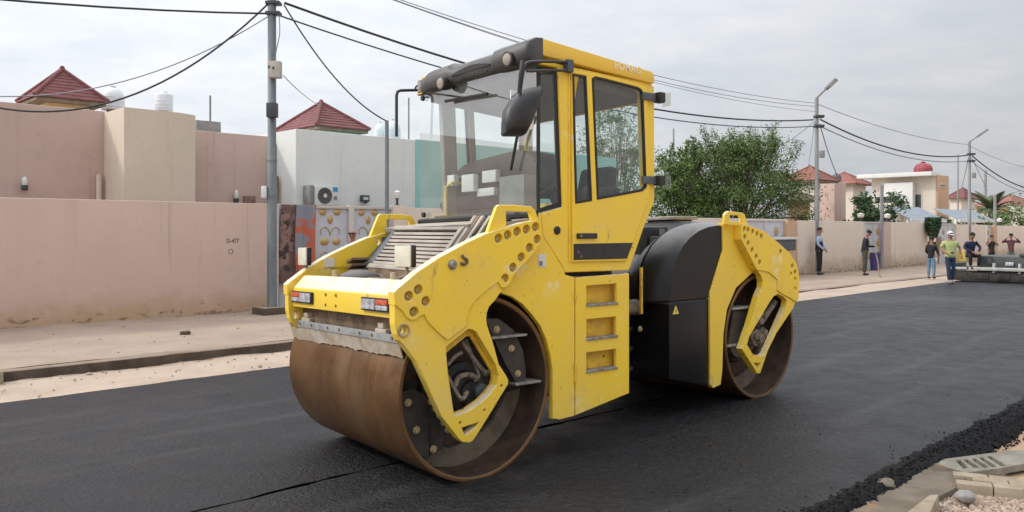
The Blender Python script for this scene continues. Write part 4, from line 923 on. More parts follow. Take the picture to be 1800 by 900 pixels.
cov = b.build('engine_cover', M['cover'], RR)
lower = profile('engine_skirt', RF, [(-1.44, .36), (-1.44, 1.005), (-1.415, 1.022), (-.80, 1.022), (-.80, .245), (-.90, .235)], -DW+.005, -.006, M['cover'], RR, .012)
fpart('skirt_seam', RF, -1.40, -.7, -DW+.03, -.03, 1.0, 1.05, M['pit'], RR)
c = RF.uz(1187.5, 546, -.004)
tri = MB(); tri.prism([RF.P(c[0]-.043, -.004, c[1]-.03), RF.P(c[0]+.043, -.004, c[1]-.03), RF.P(c[0], -.004, c[1]+.045)], RF.n*.004); ts = tri.build('warning_sticker', M['warning'], lower)
tri = MB(); tri.prism([RF.P(c[0]-.006, .0003, c[1]-.016), RF.P(c[0]+.006, .0003, c[1]-.016), RF.P(c[0], .0003, c[1]+.018)], RF.n*.002); tri.build('sticker_print', M['gasket'], ts)
for px, py in ((1123, 578), (1152, 581)):
    c = RF.uz(px, py, -.2); put('bolt', BOLTHEAD, RF, c[0], -.19, c[1], lower)
fpart('battery_box', RF, -1.14, -.82, -1.05, -.50, 1.20, 1.69, M['black'], RR, .012)
fpart('battery_box', RF, -1.12, -.84, -.49, -.40, 1.20, 1.60, M['black'], RR, .012)
fpart('air_cleaner', RF, -.58, -.26, -.95, -.62, 1.66, 1.765, M['black'], RR, .015); fpart('air_cleaner_lid', RF, -.62, -.22, -.98, -.58, 1.765, 1.80, M['hood'], RR, .012)
b = MB(); c = RF.P(-.98, -.44, 1.58); b.cyl(c, c+Vector((0, 0, .09)), .032, .028, 10); b.build('filler_neck', M['tread'], RR)
# ---- rear frame
RP = [(1303, 394), (1312, 394), (1345, 407), (1368, 426), (1388, 444), (1400, 462), (1404, 476), (1405, 490), (1404, 522), (1402, 532), (1388, 523), (1376, 517), (1367, 510), (1367.5, 492), (1352, 478.5), (1340, 476), (1331, 474.5), (1303, 421)]
RB = [(1309, 402.5), (1315.5, 403.7), (1323.5, 407), (1331, 410.8), (1338.5, 415), (1372.5, 442), (1309.5, 416), (1315.5, 427), (1322.5, 439), (1329.5, 450.6), (1335.6, 461), (1393, 467), (1398, 478), (1390.4, 482), (1398.2, 491), (1398, 508)]
RBuz = fpx(RF, RB, VP)
rsp = both(RF, 'side_plate', fpx(RF, RP, VP), VP, VP-VF, M['yellow'], [circle(c, .025, 14) for c in RBuz])
for c in RBuz: put('bolt', BOLT, RF, c[0], VP-.040, c[1], rsp)
RA = [(1330, 474), (1350, 470), (1390, 480), (1404, 500), (1404, 515), (1394.5, 541.6), (1365, 585.6), (1350.5, 615), (1343, 637), (1336.5, 656), (1331, 656.5), (1304, 613), (1306.5, 607), (1318.7, 571), (1333, 522), (1340, 505), (1341, 495), (1338, 484)]
RAH = [(1360, 521), (1367.6, 517), (1376, 521), (1383.5, 528), (1382, 539), (1346, 621), (1340.7, 626), (1324, 623), (1313.5, 606), (1317, 592), (1352, 533)]
RAT = [(1325, 638), (1337.5, 638), (1334, 648)]
rarm = both(RF, 'drum_arm', fpx(RF, RA, VA), VA, .066, M['yellow'], [fpx(RF, RAH, VA), fpx(RF, RAT, VA)]+[circle(RF.uz(x, y, VA), .010, 8) for x, y in ((1311, 622), (1322, 626), (1341, 631))])
RFp = [(1270, 391), (1271, 440), (1248, 516), (1249, 676), (1254, 682), (1267, 676), (1270, 650), (1272, 586), (1278, 544), (1294, 506), (1322, 480), (1345, 474), (1340, 440), (1310, 395)]
both(RF, 'fender', fpx(RF, RFp, VF), VF, .05, M['yellow'])
RG = [(1271, 395), (1272, 378), (1275, 373), (1279, 371), (1303, 374), (1307, 377), (1312, 395), (1300, 398)]
RGH = [(1281, 378), (1299, 379), (1302, 390), (1280, 389)]
both(RF, 'grab_handle', fpx(RF, RG, .05), .066, .032, M['yellow'], [fpx(RF, RGH, .05)], .006)
profile('rear_deck', RF, [(-.60, 1.66), (-.35, 1.64), (.50, 1.24), (.50, 1.20), (-.60, 1.30)], -DW+.0, -.0, M['yellow_dirty'], RR)
fpart('rear_bumper', RF, .50, .60, -DW, 0, 1.08, 1.28, M['yellow'], RR)
RZ = (1260, 500)
rbk = pxpl('bracket', RF, [(120, 190), (250, 195), (215, 330), (190, 440), (85, 430)], -.03, .03, M['dark'], RR, RZ, 4.09)
for (xa, ya, xb, yb) in ((112, 178, 262, 180), (78, 446, 192, 448)):
    a = RF.uz(RZ[0]+xa/4.09, RZ[1]+ya/4.09, .0); b_ = RF.uz(RZ[0]+xb/4.09, RZ[1]+yb/4.09, .0)
    fpart('foot_step', RF, a[0], b_[0], -.19, .0, a[1]-.010, a[1]+.012, M['tread'], RR, .003)
mo = MB(); mo.lathe(RF.P(-.02, -.27, .60), RF.n, [(0, .22), (.06, .22), (.08, .15), (.15, .14), (.17, .09), (.24, .085), (.25, .05), (.30, .045), (.305, 0)], 22); mr2 = mo.build('drum_motor', M['iron'], RR)
for (x, y, r) in ((300, 260, .06), (330, 340, .05), (265, 370, .05), (290, 400, .055), (350, 380, .035), (330, 230, .035)):
    c = RF.uz(RZ[0]+x/4.09, RZ[1]+y/4.09, -.03); MB().lathe(RF.P(c[0], -.09, c[1]), RF.n, [(0, r), (.06, r), (.07, r*.7), (.10, r*.6), (.105, 0)], 10).build('fitting', M['iron'], mr2)
MB().tube([RF.P(*((lambda q: (q[0], -.05, q[1]))(RF.uz(x, y, -.05)))) for x, y in ((1362, 530), (1350, 548), (1338, 565))], .03, 8).build('hose', M['hose'], RR)

# ================================================================== STREET SIDE: WALLS, GATE, HOUSES
def sbox(mb, s0, s1, t0, t1, z0, z1, mi=0):
    return mb.hexa([ST(s0, t0, z0), ST(s1, t0, z0), ST(s1, t1, z0), ST(s0, t1, z0), ST(s0, t0, z1), ST(s1, t0, z1), ST(s1, t1, z1), ST(s0, t1, z1)], mi)
def spart(name, s0, s1, t0, t1, z0, z1, mat, parent=None, bevel=.01, org=None):
    return sbox(MB(), s0, s1, t0, t1, z0, z1).build(name, mat, parent, bevel=bevel, org=org if org is not None else (None if parent is not None else ST((s0+s1)/2, (t0+t1)/2, z0)))
UPS = Matrix(((SD.x, 0, -SN.x), (SD.y, 0, -SN.y), (0, 1, 0))).to_4x4()    # piece drawn in (s, z), facing the street
def text(body, size, p, width, mat, parent, name='lettering', M4=None):
    cu = bpy.data.curves.new('t', 'FONT'); cu.body = body; cu.size = size; cu.extrude = .001; cu.offset = .001
    to = bpy.data.objects.new('t', cu); COL.objects.link(to); tm = bpy.data.meshes.new_from_object(to); bpy.data.objects.remove(to)
    wx = max(v.co.x for v in tm.vertices); tm.transform(Matrix.Diagonal((width/wx, 1, 1, 1)))
    tm.transform(Matrix.Translation(p-world_loc(parent)) @ (M4 or UPS)); return link(name, tm, mat, parent)
TW = 14.45
wl_ = spart('boundary_wall', -12, s_at(481, TW), TW, TW+.2, -.1, z_at(240, 352.5, TW), M['pink'], bevel=.018); tag(wl_, 'long pink rendered boundary wall with dust stains along its foot, left of the utility pole', 'wall')
s0, z0 = s_at(398, TW), z_at(398, 427, TW)
text('D-477', .115, ST(s0, TW-.004, z0), s_at(420, TW)-s0, M['stencil'], wl_)
b = MB(); rr = circle((s_at(405.5, TW), z_at(405, 442, TW)), .05, 16); ri = circle((s_at(405.5, TW), z_at(405, 442, TW)), .038, 16)
me = flat_mesh([(p[0]-rr[0][0], p[1]-rr[0][1]) for p in rr], [[(p[0]-rr[0][0], p[1]-rr[0][1]) for p in ri]], .002, .0005); me.transform(Matrix.Translation(ST(rr[0][0], TW-.002, rr[0][1])-world_loc(wl_)) @ UPS); link('stencil_ring', me, M['brown_print'], wl_)
ep = spart('wall_pier', s_at(482.5, TW-.03), s_at(490, TW-.03), TW-.03, TW+.25, -.1, z_at(486, 358, TW), M['gate_frame']); tag(ep, 'narrow pale pier closing the pink wall just right of the utility pole', 'pier')
# concrete foot of the pole is built with the pole
# hanging rugs
def rug(px0, px1, py0, py1, mat, label, t, seed):
    b = MB(); n = 18; m = 10; s0, s1 = s_at(px0, t), s_at(px1, t); za, zb = z_at(px0, py0, t), z_at(px0, py1, t)
    for th in (0, .012):
        for j in range(m+1):
            for i in range(n+1):
                x = i/n; y = j/m; f = .035*math.sin(x*9+seed)*(.4+y)+.02*math.sin(x*21+seed*2)*y
                b.v.append(ST(s0+(s1-s0)*x+.02*math.sin(y*5+seed), t+f+th, zb+(za-zb)*(1-y)+.015*math.sin(x*7+seed)*y))
    w = n+1; k = (m+1)*w
    for o in (0, k):
        for j in range(m):
            for i in range(n): b.f.append((o+j*w+i, o+j*w+i+1, o+(j+1)*w+i+1, o+(j+1)*w+i)); b.sm.append(True); b.mi.append(0)
    o = b.build('hanging_rug', mat, fix=False, org=ST((s0+s1)/2, t, zb)); tag(o, label, 'rug'); return o
rug(493, 523, 359, 500, M['rug_brown'], 'dark brown patterned rug hung over the gateway beside the pale pier', TW-.02, 1.0)
rug(521, 555, 359.5, 515, M['rug_orange'], 'orange and grey flowered rug hung between the brown rug and the gate', TW-.05, 2.6)
spr = spart('side_gate', s_at(490, TW+.1), s_at(556, TW+.1), TW+.08, TW+.12, 0, z_at(520, 359, TW), M['gate']); tag(spr, 'plain side gate sheet mostly hidden behind two hanging rugs', 'gate')
# gate with two floral leaves
gz1 = z_at(585, 361, TW); gt = thing('gate', 'grey double gate with gold flower ornaments below the air conditioner', 'gate', ST(s_at(615, TW), TW, .12))
def bar(px0, px1, py0, py1, t0=TW-.02, t1=TW+.06, mat='gate_frame', name='frame_bar'):
    return spart(name, s_at(px0, TW), s_at(px1, TW), t0, t1, z_at(px0, py1, TW), z_at(px0, py0, TW), M[mat], gt, .006)
bar(555, 613, 361, 366); bar(620, 690, 362, 367); bar(612, 621, 361, 545, TW-.04); bar(552, 556, 361, 545); bar(687, 691, 362, 540)
sh1 = spart('gate_leaf', s_at(556, TW), s_at(612, TW), TW+.02, TW+.05, .14, gz1-.03, M['gate'], gt); sh2 = spart('gate_leaf', s_at(621, TW), s_at(687, TW), TW+.02, TW+.05, .14, gz1-.03, M['gate'], gt)
def orn(px, py, rx, ry, par, petal=False):
    s, z = s_at(px, TW), z_at(px, py, TW); k = Y_at(px, TW)/FPX; b = MB()
    rs, rz = rx*k*1.3, ry*k; vs = [ST(s, TW-.012, z)]; n = 24; ring = []
    for lvl, (rad, dt) in enumerate(((.55, -.010), (1, .020))):
        for i in range(n):
            a = 2*PI*i/n; q = rad*(1+(.07*math.cos(6*a) if petal else 0)); vs.append(ST(s+math.cos(a)*rs*q, TW+dt, z+math.sin(a)*rz*q))
    fs = [(0, 1+i, 1+(i+1) % n) for i in range(n)]+[(1+i, 1+n+i, 1+n+(i+1) % n, 1+(i+1) % n) for i in range(n)]
    b.add(vs, fs, True); b.build('ornament', M['gold'], par)
for px, py, rx, ry in ((568, 373, 6, 6), (593, 373, 6, 6), (581, 386, 4.5, 8), (571, 425, 7, 7), (592, 425, 6.5, 6.5), (570, 470, 6, 6), (592, 470, 6, 6)): orn(px, py, rx, ry, sh1, ry == rx)
for px, py, rx, ry in ((636, 374, 5.5, 6), (659, 374, 5.5, 6), (648, 387, 4, 8), (638, 425, 6, 6), (658, 425, 6, 6)): orn(px, py, rx, ry, sh2, ry == rx)
for sh, cx in ((sh1, 581), (sh2, 648)):                            # scrolls round the flowers
    for sg in (-1, 1):
        for (a, c_) in (((cx+sg*4, 402), (cx+sg*18, 414)), ((cx+sg*3, 446), (cx+sg*17, 452))):
            pts = [(cx, a[1]+12), (cx+sg*3, a[1]+2), (cx+sg*10, a[1]-3), (cx+sg*17, a[1]+3), (cx+sg*15, a[1]+10)]
            MB().tube(catmull([ST(s_at(x, TW), TW+.012, z_at(x, y, TW)) for x, y in pts], 4), .008, 5).build('scroll', M['gold'], sh)
# gate pier with the globe lamp, wall beyond
pr = spart('gate_pier', s_at(691, TW-.05), s_at(712, TW-.05), TW-.05, TW+.3, -.1, z_at(700, 361, TW), M['far_wall']); tag(pr, 'pale gate pier carrying a small globe lamp, left of the teal house', 'pier')
def globe(px, py0, py1, t, label, r=.075):
    g = thing('globe_lamp', label, 'lamp', ST(s_at(px, t), t, z_at(px, py1, t)), 'globe lamps on the wall piers'); p = g.location.copy(); h = z_at(px, py0, t)-p.z
    b = MB(); b.lathe(p, (0, 0, 1), [(0, r*.8), (h*.05, r*.8), (h*.08, r*.38), (h*.40, r*.34), (h*.42, r*.6), (h*.46, r*.6), (h*.46, 0)], 12); b.build('base', M['box_dark'], g)
    b = MB(); b.lathe(p, (0, 0, 1), [(h*.46, r*.5), (h*.52, r*.85), (h*.64, r*1.1), (h*.78, r*1.05), (h*.86, r*1.2), (h*.92, r*.6), (h, 0)], 14); b.build('shade', M['lamp_white'], g); return g
globe(698, 334, 361.5, TW+.1, 'small frosted lamp on a black stem on the pale gate pier near the cab')
w2_ = spart('boundary_wall', s_at(712, TW), s_at(1040, TW), TW+.03, TW+.2, -.1, z_at(720, 365, TW), M['far_wall']); tag(w2_, 'pale boundary wall seen between the lamp pier and the roller cab', 'wall')
w3_ = spart('boundary_wall', s_at(1040, TW), s_at(1384, 13.9), 14.05, 14.25, -.1, 2.0, M['far_wall']); tag(w3_, 'pale boundary wall behind the roller, under the big green tree', 'wall')
def house(label, mat, s0, s1, t0, t1, z1, name='house', parapet=.12, prof=None):
    h = thing(name, label, 'house', ST((s0+s1)/2, t0, 0)); b = MB()
    if prof: b.prism([ST(s, t0, z) for s, z in prof], SN*(t1-t0))
    else: sbox(b, s0, s1, t0, t1, -.1, z1)
    b.build('walls', mat, h, bevel=.025); return h
TA = 16.56
hA = house('dusty pink flat-roofed house behind the left end of the pink wall', M['pink_house'], -12, s_at(186, TA), TA, 26, z_at(90, 186.5, TA))
hc = ST(0, 0, 0)
sA, sB = s_at(218, 15.5), s_at(343.5, 15.5); zt0, zt1 = z_at(218, 188, 15.5), z_at(343, 203, 15.5)
prof = [(sA, -.1), (sB, -.1), (sB, zt1)]+[(sB-.34*q, zt1+(zt0-.005-zt1)*math.sin(PI/2*q)) for q in (.2, .4, .6, .8, 1)]+[(sA, zt0)]
hB = house('cream rendered block jutting forward between two pink facades', M['cream'], sA, sB, 15.5, 21, zt0, prof=prof)
hC = house('dusty pink facade between the cream block and the utility pole', M['pink_house'], s_at(343, TA), s_at(485, TA)-.01, TA+.001, 26, z_at(400, 233.5, TA))
TWh = 15.6; sW = s_at(520, TWh)
hD = house('white flat-roofed house with an air conditioner beside the gate', M['white_render'], sW, s_at(731, TWh), TWh, 24, z_at(620, 235.5, TWh))
hE = house('teal flat-roofed house partly hidden by the roller cab', M['teal'], s_at(731.5, TWh-.03), s_at(731, TWh)+7.5, TWh-.03, 24, z_at(745, 246, TWh))
for px, py, hp_, nm in ((41, 323, hA, 'left'), (412, 346, hC, 'right')):
    k = Y_at(px, TA)/FPX; g = thing('wall_lamp', 'small clear glass wall lamp on the pink facade at the far left' if nm == 'left' else 'small clear glass wall lamp on the pink facade beside a brown vent', 'lamp', ST(s_at(px, TA), TA, z_at(px, py+12, TA)), 'glass wall lamps')
    p = g.location-SN*.09; b = MB(); b.lathe(p, (0, 0, 1), [(0, .035), (.02, .055), (9*k, .055), (9.5*k, .03)], 12); b.build('base', M['box_dark'], g)
    b = MB(); b.cyl(p+Vector((0, 0, .04)), p+SN*.09+Vector((0, 0, .04)), .015, n=6); b.build('bracket', M['box_dark'], g)
    b = MB(); b.lathe(p, (0, 0, 1), [(9*k, .042), (15*k, .05), (21*k, .04), (24*k, .01), (24*k, 0)], 12); b.build('shade', M['ac_white'], g)
v_ = spart('wall_vent', s_at(427, TA), s_at(447.5, TA), TA-.05, TA+.01, z_at(437, 358, TA), z_at(437, 344.5, TA), M['brown_print']); tag(v_, 'square brown vent low on the pink facade above the pink wall', 'vent')
pp = MB().tube([ST(s_at(172, TA), TA-.06, 1.5), ST(s_at(172, TA), TA-.06, z_at(172, 307, TA))], .05, 10).build('drain_pipe', M['far_wall'], org=ST(s_at(172, TA), TA-.06, 1.5)); tag(pp, 'short pale pipe standing against the pink facade next to the cream block', 'pipe')
# dark rolled cable / iron bar beside the pole
ib = MB().tube(catmull([ST(s_at(486, TA-.3), TA-.3, z_at(486, 360, TA)), ST(s_at(487, TA-.3), TA-.3, z_at(487, 325, TA)), ST(s_at(485.5, TA-.3), TA-.3, z_at(485, 311, TA))], 4), .045, 8).build('iron_gate_post', M['brown_print'], org=ST(s_at(486, TA-.3), TA-.3, 1.5)); tag(ib, 'dark brown iron post rising behind the utility pole above the wall', 'post')
# ---- air conditioner and flood light on the white house
k = Y_at(570, TWh)/FPX; ac = thing('air_conditioner', 'white outdoor air conditioner unit on the white house wall above the gate', 'air conditioner', ST(s_at(573, TWh), TWh, z_at(573, 361, TWh)))
s0, s1 = s_at(553, TWh-.3), s_at(595, TWh-.3); za, zb = z_at(573, 326.5, TWh-.3), z_at(573, 361, TWh-.3)
spart('casing', s0, s1, TWh-.33, TWh-.03, zb, za, M['ac_white'], ac, .02)
c = ST(s_at(571.5, TWh-.34), TWh-.33, z_at(571, 344, TWh-.33)); rr_ = 14*k
b = MB(); b.lathe(c, SN*-1, [(-.01, rr_), (.012, rr_), (.014, rr_*.96), (.006, rr_*.9), (.004, 0)], 28); fg = b.build('fan_guard', M['ac_grille'], ac)
b = MB()
for i in range(1, 5): 
    ring = [c-SN*.016+SD*(math.cos(2*PI*j/24)*rr_*i/5)+Vector((0, 0, math.sin(2*PI*j/24)*rr_*i/5)) for j in range(25)]; b.tube(ring, .004, 4, False)
for j in range(8): b.tube([c-SN*.016, c-SN*.016+SD*(math.cos(PI*j/4)*rr_)+Vector((0, 0, math.sin(PI*j/4)*rr_))], .004, 4)
b.build('guard_wires', M['ac_grille'], fg)
b = MB(); b.lathe(c, SN*-1, [(.012, .045), (.024, .045), (.024, 0)], 12); b.build('fan_hub', M['ac_white'], fg)
for px, py, w, h, m_ in ((589.5, 333, 4.2, 4, 'blue_print'), (589.5, 348, 2.8, 3.3, 'grey_print')):
    spart('energy_label', s_at(px-w, TWh-.33), s_at(px+w, TWh-.33), TWh-.337, TWh-.325, z_at(px, py+h, TWh-.33), z_at(px, py-h, TWh-.33), M[m_], ac, 0)
spart('side_grille', s0-.11, s0-.01, TWh-.30, TWh-.02, zb+.02, za, M['greyblock'], ac, .01)
for s in (s0+.1, s1-.1): spart('bracket', s-.02, s+.02, TWh-.36, TWh, zb-.05, zb-.005, M['gate_frame'], ac, .004)
fl_ = thing('flood_light', 'small black flood light on the white house wall right of the air conditioner', 'flood light', ST(s_at(642, TWh), TWh, z_at(642, 355, TWh)))
spart('housing', s_at(635, TWh-.1), s_at(649, TWh-.1), TWh-.12, TWh-.04, z_at(642, 355, TWh), z_at(642, 343.5, TWh), M['box_dark'], fl_, .012)
spart('lens', s_at(638, TWh-.1), s_at(646.5, TWh-.1), TWh-.125, TWh-.11, z_at(642, 352, TWh), z_at(642, 347, TWh), M['lens_clear'], fl_, .004); spart('bracket', s_at(640, TWh), s_at(644, TWh), TWh-.05, TWh+.01, z_at(642, 357, TWh), z_at(642, 352, TWh), M['box_dark'], fl_, .004)
# ---- roof towers with tiled hip roofs
def hip(h, s0, s1, t0, t1, ze, za, mat, n=9, over=0.0):
    cs, ct = (s0+s1)/2, (t0+t1)/2; b = MB(); hs, ht = (s1-s0)/2, (t1-t0)/2
    for i in range(n):
        a0, a1 = i/n, (i+1)/n; zA, zB = ze+(za-ze)*a0, ze+(za-ze)*a1
        w0, w1 = 1-a0, max(1-a1, .012)
        lo = [ST(cs+x*hs*w0, ct+y*ht*w0, zA+.022) for x, y in ((-1, -1), (1, -1), (1, 1), (-1, 1))]
        lo2 = [ST(cs+x*hs*w0, ct+y*ht*w0, zA-.012) for x, y in ((-1, -1), (1, -1), (1, 1), (-1, 1))]
        hi = [ST(cs+x*hs*w1, ct+y*ht*w1, zB+.0) for x, y in ((-1, -1), (1, -1), (1, 1), (-1, 1))]
        b.add(lo2+lo+hi, [(j, (j+1) % 4, 4+(j+1) % 4, 4+j) for j in range(4)]+[(4+j, 4+(j+1) % 4, 8+(j+1) % 4, 8+j) for j in range(4)])
    rf = b.build('roof', mat, h, fix=False)
    for x, y in ((-1, -1), (1, -1), (1, 1), (-1, 1)):
        e = ST(cs+x*hs, ct+y*ht, ze+.03); a = ST(cs, ct, za+.02)
        MB().tube([e, a], .045, 6).build('ridge_tiles', mat, rf)
    b = MB(); sbox(b, s0+.04, s1-.04, t0+.04, t1-.04, ze-.09, ze-.015); b.build('eave', M['eave'], rf)
    MB().sphere(ST(cs, ct, za+.04), .06, 8, 6).build('finial', mat, rf); return rf
def tower(label, px_bl, px_fr, py_e, py_a, t, mat, roofm, ov, base_z, px_fl=None):
    """square tower: px_bl the far left eave corner, px_fr the near right one, px_fl the near left one where it shows"""
    s1 = s_at(px_fr, t)
    if px_fl is not None: s0 = s_at(px_fl, t); d = s0/s_at(px_bl, 1)-t
    else:
        d = 1.0
        for _ in range(60):
            s0 = s_at(px_bl, t+d); d += .5*((s1-s0)-d)
    ze = z_at(px_fr, py_e, t); apx = ST((s0+s1)/2, t+d/2); za = CH-(py_a-HY)/FPX*apx.y
    h = thing('roof_tower', label, 'roof tower', ST((s0+s1)/2, t, base_z)); b = MB(); sbox(b, s0+ov, s1-ov, t+ov, t+d-ov, base_z, ze-.02); b.build('walls', mat, h)
    hip(h, s0, s1, t, t+d, ze, za, roofm); return h
tower('yellow roof tower with a dark red tiled hip roof behind the left pink house', 28, 191, 180, 123, 20.0, M['yellow_wall'], M['roof'], .32, 3.3)
tower('green roof tower with a dark red tiled hip roof above the white house', 480, 651, 229, 181, 18.6, M['green_wall'], M['roof'], .24, 3.3, px_fl=556)
# ---- water tanks and roof things
def tank(label, px, pw_, py0, py1, t, mat, dome, name='water_tank', ribs=0):
    Y = Y_at(px, t); k = Y/FPX; r = pw_*k/2; z0, z1 = z_at(px, py1, t), z_at(px, py0, t); p = ST(s_at(px, t), t, z0); h = z1-z0
    if dome: prof = [(0, 0), (0, r), (h*.55, r), (h*.72, r*.88), (h*.86, r*.62), (h*.94, r*.30), (h*.94, r*.22), (h, r*.20), (h, 0)]
    else: prof = [(0, 0), (0, r), (h*.80, r), (h*.86, r*.96), (h*.88, r*.80), (h*.90, r*.45), (h, r*.42), (h, 0)]
    T = thing(name, label, 'water tank', p); b = MB(); b.lathe(p, (0, 0, 1), prof, 24); b.build('body', mat, T, bevel=.012)
    for i in range(ribs):
        a = 2*PI*i/ribs; q = [p+Vector((math.cos(a)*rad*1.01, math.sin(a)*rad*1.01, hh)) for hh, rad in prof[1:5]]; MB().tube(q, r*.05, 5).build('rib', mat, T)
    b = MB(); b.lathe(p, (0, 0, 1), [(h*.97, r*.26), (h*1.02, r*.26), (h*1.02, 0)], 14); b.build('lid', mat, T)
    for i in range(0 if ribs else 3):
        b = MB(); hh = h*(.16+.18*i); b.lathe(p, (0, 0, 1), [(hh-.02, r*.99), (hh, r*1.025), (hh+.02, r*.99)], 24); b.build('band', mat, T)
    b = MB(); b.cyl(p-Vector((0, 0, 1.2)), p, r*.55, n=12); b.build('stand', M['greyblock'], T); return T
tank('white domed water tank between the yellow tower and the cream block', 198.5, 38, 152, 194, 21, M['tank_white'], True)
tank('white cylindrical water tank standing behind the cream block', 288, 30, 161.5, 196, 20.5, M['tank_white'], False)
tank('large white water tank behind the white house near the cab mirror', 690, 28, 210, 250, 20, M['tank_white'], True)
tank('small white domed tank left of the thin pole on the white house', 668, 20, 215, 250, 20.5, M['tank_white'], True)
gb = spart('roof_hut', s_at(345, 18.5), s_at(388.5, 18.5), 18.5, 19.6, 3.4, z_at(366, 212.5, 18.5), M['greyblock']); tag(gb, 'low grey block hut on the roof behind the pink facade', 'hut')
def rod(label, px, py0, py1, t, r, mat, name='antenna_pole', cat='pole', group=None):
    p = ST(s_at(px, t), t, z_at(px, py1, t)); o = MB().tube([p, ST(s_at(px, t), t, z_at(px, py0, t))], r, 8).build(name, mat, org=p); return tag(o, label, cat, group)
rod('thin grey antenna pole rising from the grey roof hut', 369.5, 168, 216, 18.6, .022, M['galv'])
rod('thin grey antenna pole on the roof beside the cab mirror tube', 718.5, 172, 246, 20, .022, M['galv'])

# ================================================================== POLES AND CABLES
TP = 13.85
def upole(label, px, z1, r0, r1, mat, lamp=False):
    s = s_at(px, TP); p = ST(s, TP, 0); T = thing('utility_pole', label, 'utility pole', p, 'steel poles along the street')
    MB().tube([p, p+Vector((0, 0, z1*.42)), p+Vector((0, 0, z1*.425)), p+Vector((0, 0, z1))], [r0, r0, r0*.86, r1], 14).build('shaft', mat, T)
    return T, s
P1, s1_ = upole('tall grey steel utility pole with two boxes in front of the pink wall', 478, 7.6, .088, .075, M['galv'])
p1 = ST(s1_, TP, 0)
b = MB(); b.hexa([p1+SD*x+SN*y+Vector((0, 0, -.05)) for x, y in ((-.30, -.26), (.28, -.26), (.28, .26), (-.30, .26))]+[p1+SD*x+SN*y+Vector((0, 0, .24)) for x, y in ((-.27, -.23), (.25, -.23), (.25, .23), (-.27, .23))]); b.build('concrete_foot', M['kerb'], P1, bevel=.02)
Y1 = p1.y; k1 = Y1/FPX; rgt = Vector((1, 0, 0)); fwd = Vector((0, -1, 0))
def pz(py): return CH-(py-HY)*k1
bx = MB(); bx.box(Vector((p1.x+(487-478)*k1, p1.y-.12, (pz(110.5)+pz(139.5))/2)), (21*k1, .16, 29*k1)); mb1 = bx.build('meter_box', M['box_cream'], P1, bevel=.012)
for px, py in ((478, 121), (486, 123)): b = MB(); b.box(Vector((p1.x+(px-478)*k1, p1.y-.205, pz(py))), (.03, .012, .045)); b.build('latch', M['box_dark'], mb1)
bx = MB(); bx.box(Vector((p1.x+(482-478)*k1, p1.y-.12, (pz(183)+pz(208))/2)), (18*k1, .14, 25*k1)); bx.build('junction_box', M['box_dark'], P1, bevel=.012)
MB().tube(catmull([Vector((p1.x+.14, p1.y-.05, pz(22))), Vector((p1.x+.17, p1.y-.1, pz(60))), Vector((p1.x+.10, p1.y-.1, pz(95))), Vector((p1.x+.1, p1.y-.1, pz(112)))], 4), .010, 6).build('conduit', M['galv'], P1)
for py in (24, 6): 
    b = MB(); b.box(Vector((p1.x+.03, p1.y, pz(py))), (.26, .20, .06)); b.build('clamp', M['box_dark'], P1, bevel=.01)
for py in (283, 345): b = MB(); b.lathe(Vector((p1.x, p1.y, pz(py))), (0, 0, 1), [(-.02, .093), (.02, .093)], 14); b.build('band', M['galv'], P1)
b = MB(); b.box(Vector((p1.x-.12, p1.y-.06, pz(338))), (.10, .10, .22)); b.build('socket_box', M['ac_white'], P1, bevel=.02)
def rpole(label, px, py_top, py_lamp, lx, r):
    z1 = z_at(px, py_top, TP); T, s = upole(label, px, z1, r, r*.8, M['galv_far']); p = ST(s, TP, z1); k = p.y/FPX
    e = Vector((p.x+(lx-px)*k, p.y-.4, CH-(py_lamp-HY)*k)); a = p+(e-p)*.45
    MB().tube([p-Vector((0, 0, .15)), p, a], r*.45, 8).build('arm', M['galv_far'], T)
    b = MB(); d = (e-a); dn = d.normalized(); sd_ = dn.cross(Vector((0, 0, 1))).normalized(); up = sd_.cross(dn)
    b.box((a+e)/2, (d.length, .26, .10), (dn, sd_, up)); b.build('lamp_head', M['galv_far'], T, bevel=.03)
    b = MB(); b.box((a+e)/2-up*.05+dn*.06, (d.length*.6, .20, .02), (dn, sd_, up)); b.build('lens', M['lens_clear'], T)
    return T, s, z1
R1, sR1, zR1 = rpole('grey steel street lamp pole standing beside the man in a vest', 1435.5, 172, 142, 1463, .085)
R2, sR2, zR2 = rpole('grey steel street lamp pole farther along, near the palm', 1704, 249, 229, 1729, .085)
for T, s, px, pys in ((R1, sR1, 1436, (205, 222, 270)), (R2, sR2, 1704, (271, 283))):
    for py in pys[:2]:
        b = MB(); b.box(ST(s, TP, z_at(px, py, TP))+Vector((.08, 0, 0)), (.34, .25, .10)); b.build('clamp', M['box_dark'], T, bevel=.02)
b = MB(); b.box(ST(sR1, TP, z_at(1440, 272, TP))+Vector((.16, -.1, 0)), (.16, .15, .26)); b.build('junction_box', M['galv_far'], R1, bevel=.02)
b = MB(); b.box(ST(sR2, TP, z_at(1708, 309, TP))+Vector((.18, -.1, 0)), (.14, .15, .28)); b.build('junction_box', M['galv_far'], R2, bevel=.02)
rod('slim galvanised pole standing at the gate, with a drop cable on top', 680, 212, 540, TP+.3, .042, M['galv'], 'service_pole')
rod('slim grey pole beside the purple barrel', 1550, 326, 468, 13.6, .07, M['galv_far'], 'service_pole')
rod('slim grey pole in front of the hedge at the far right', 1749, 343, 466, 13.9, .08, M['galv_far'], 'service_pole')
rod('tall thin pale mast behind the palm', 1732, 300, 400, 22, .12, M['galv_far'], 'mast')
rod('thin pale mast left of the far street lamp', 1684, 272, 400, 20, .05, M['galv_far'], 'mast')
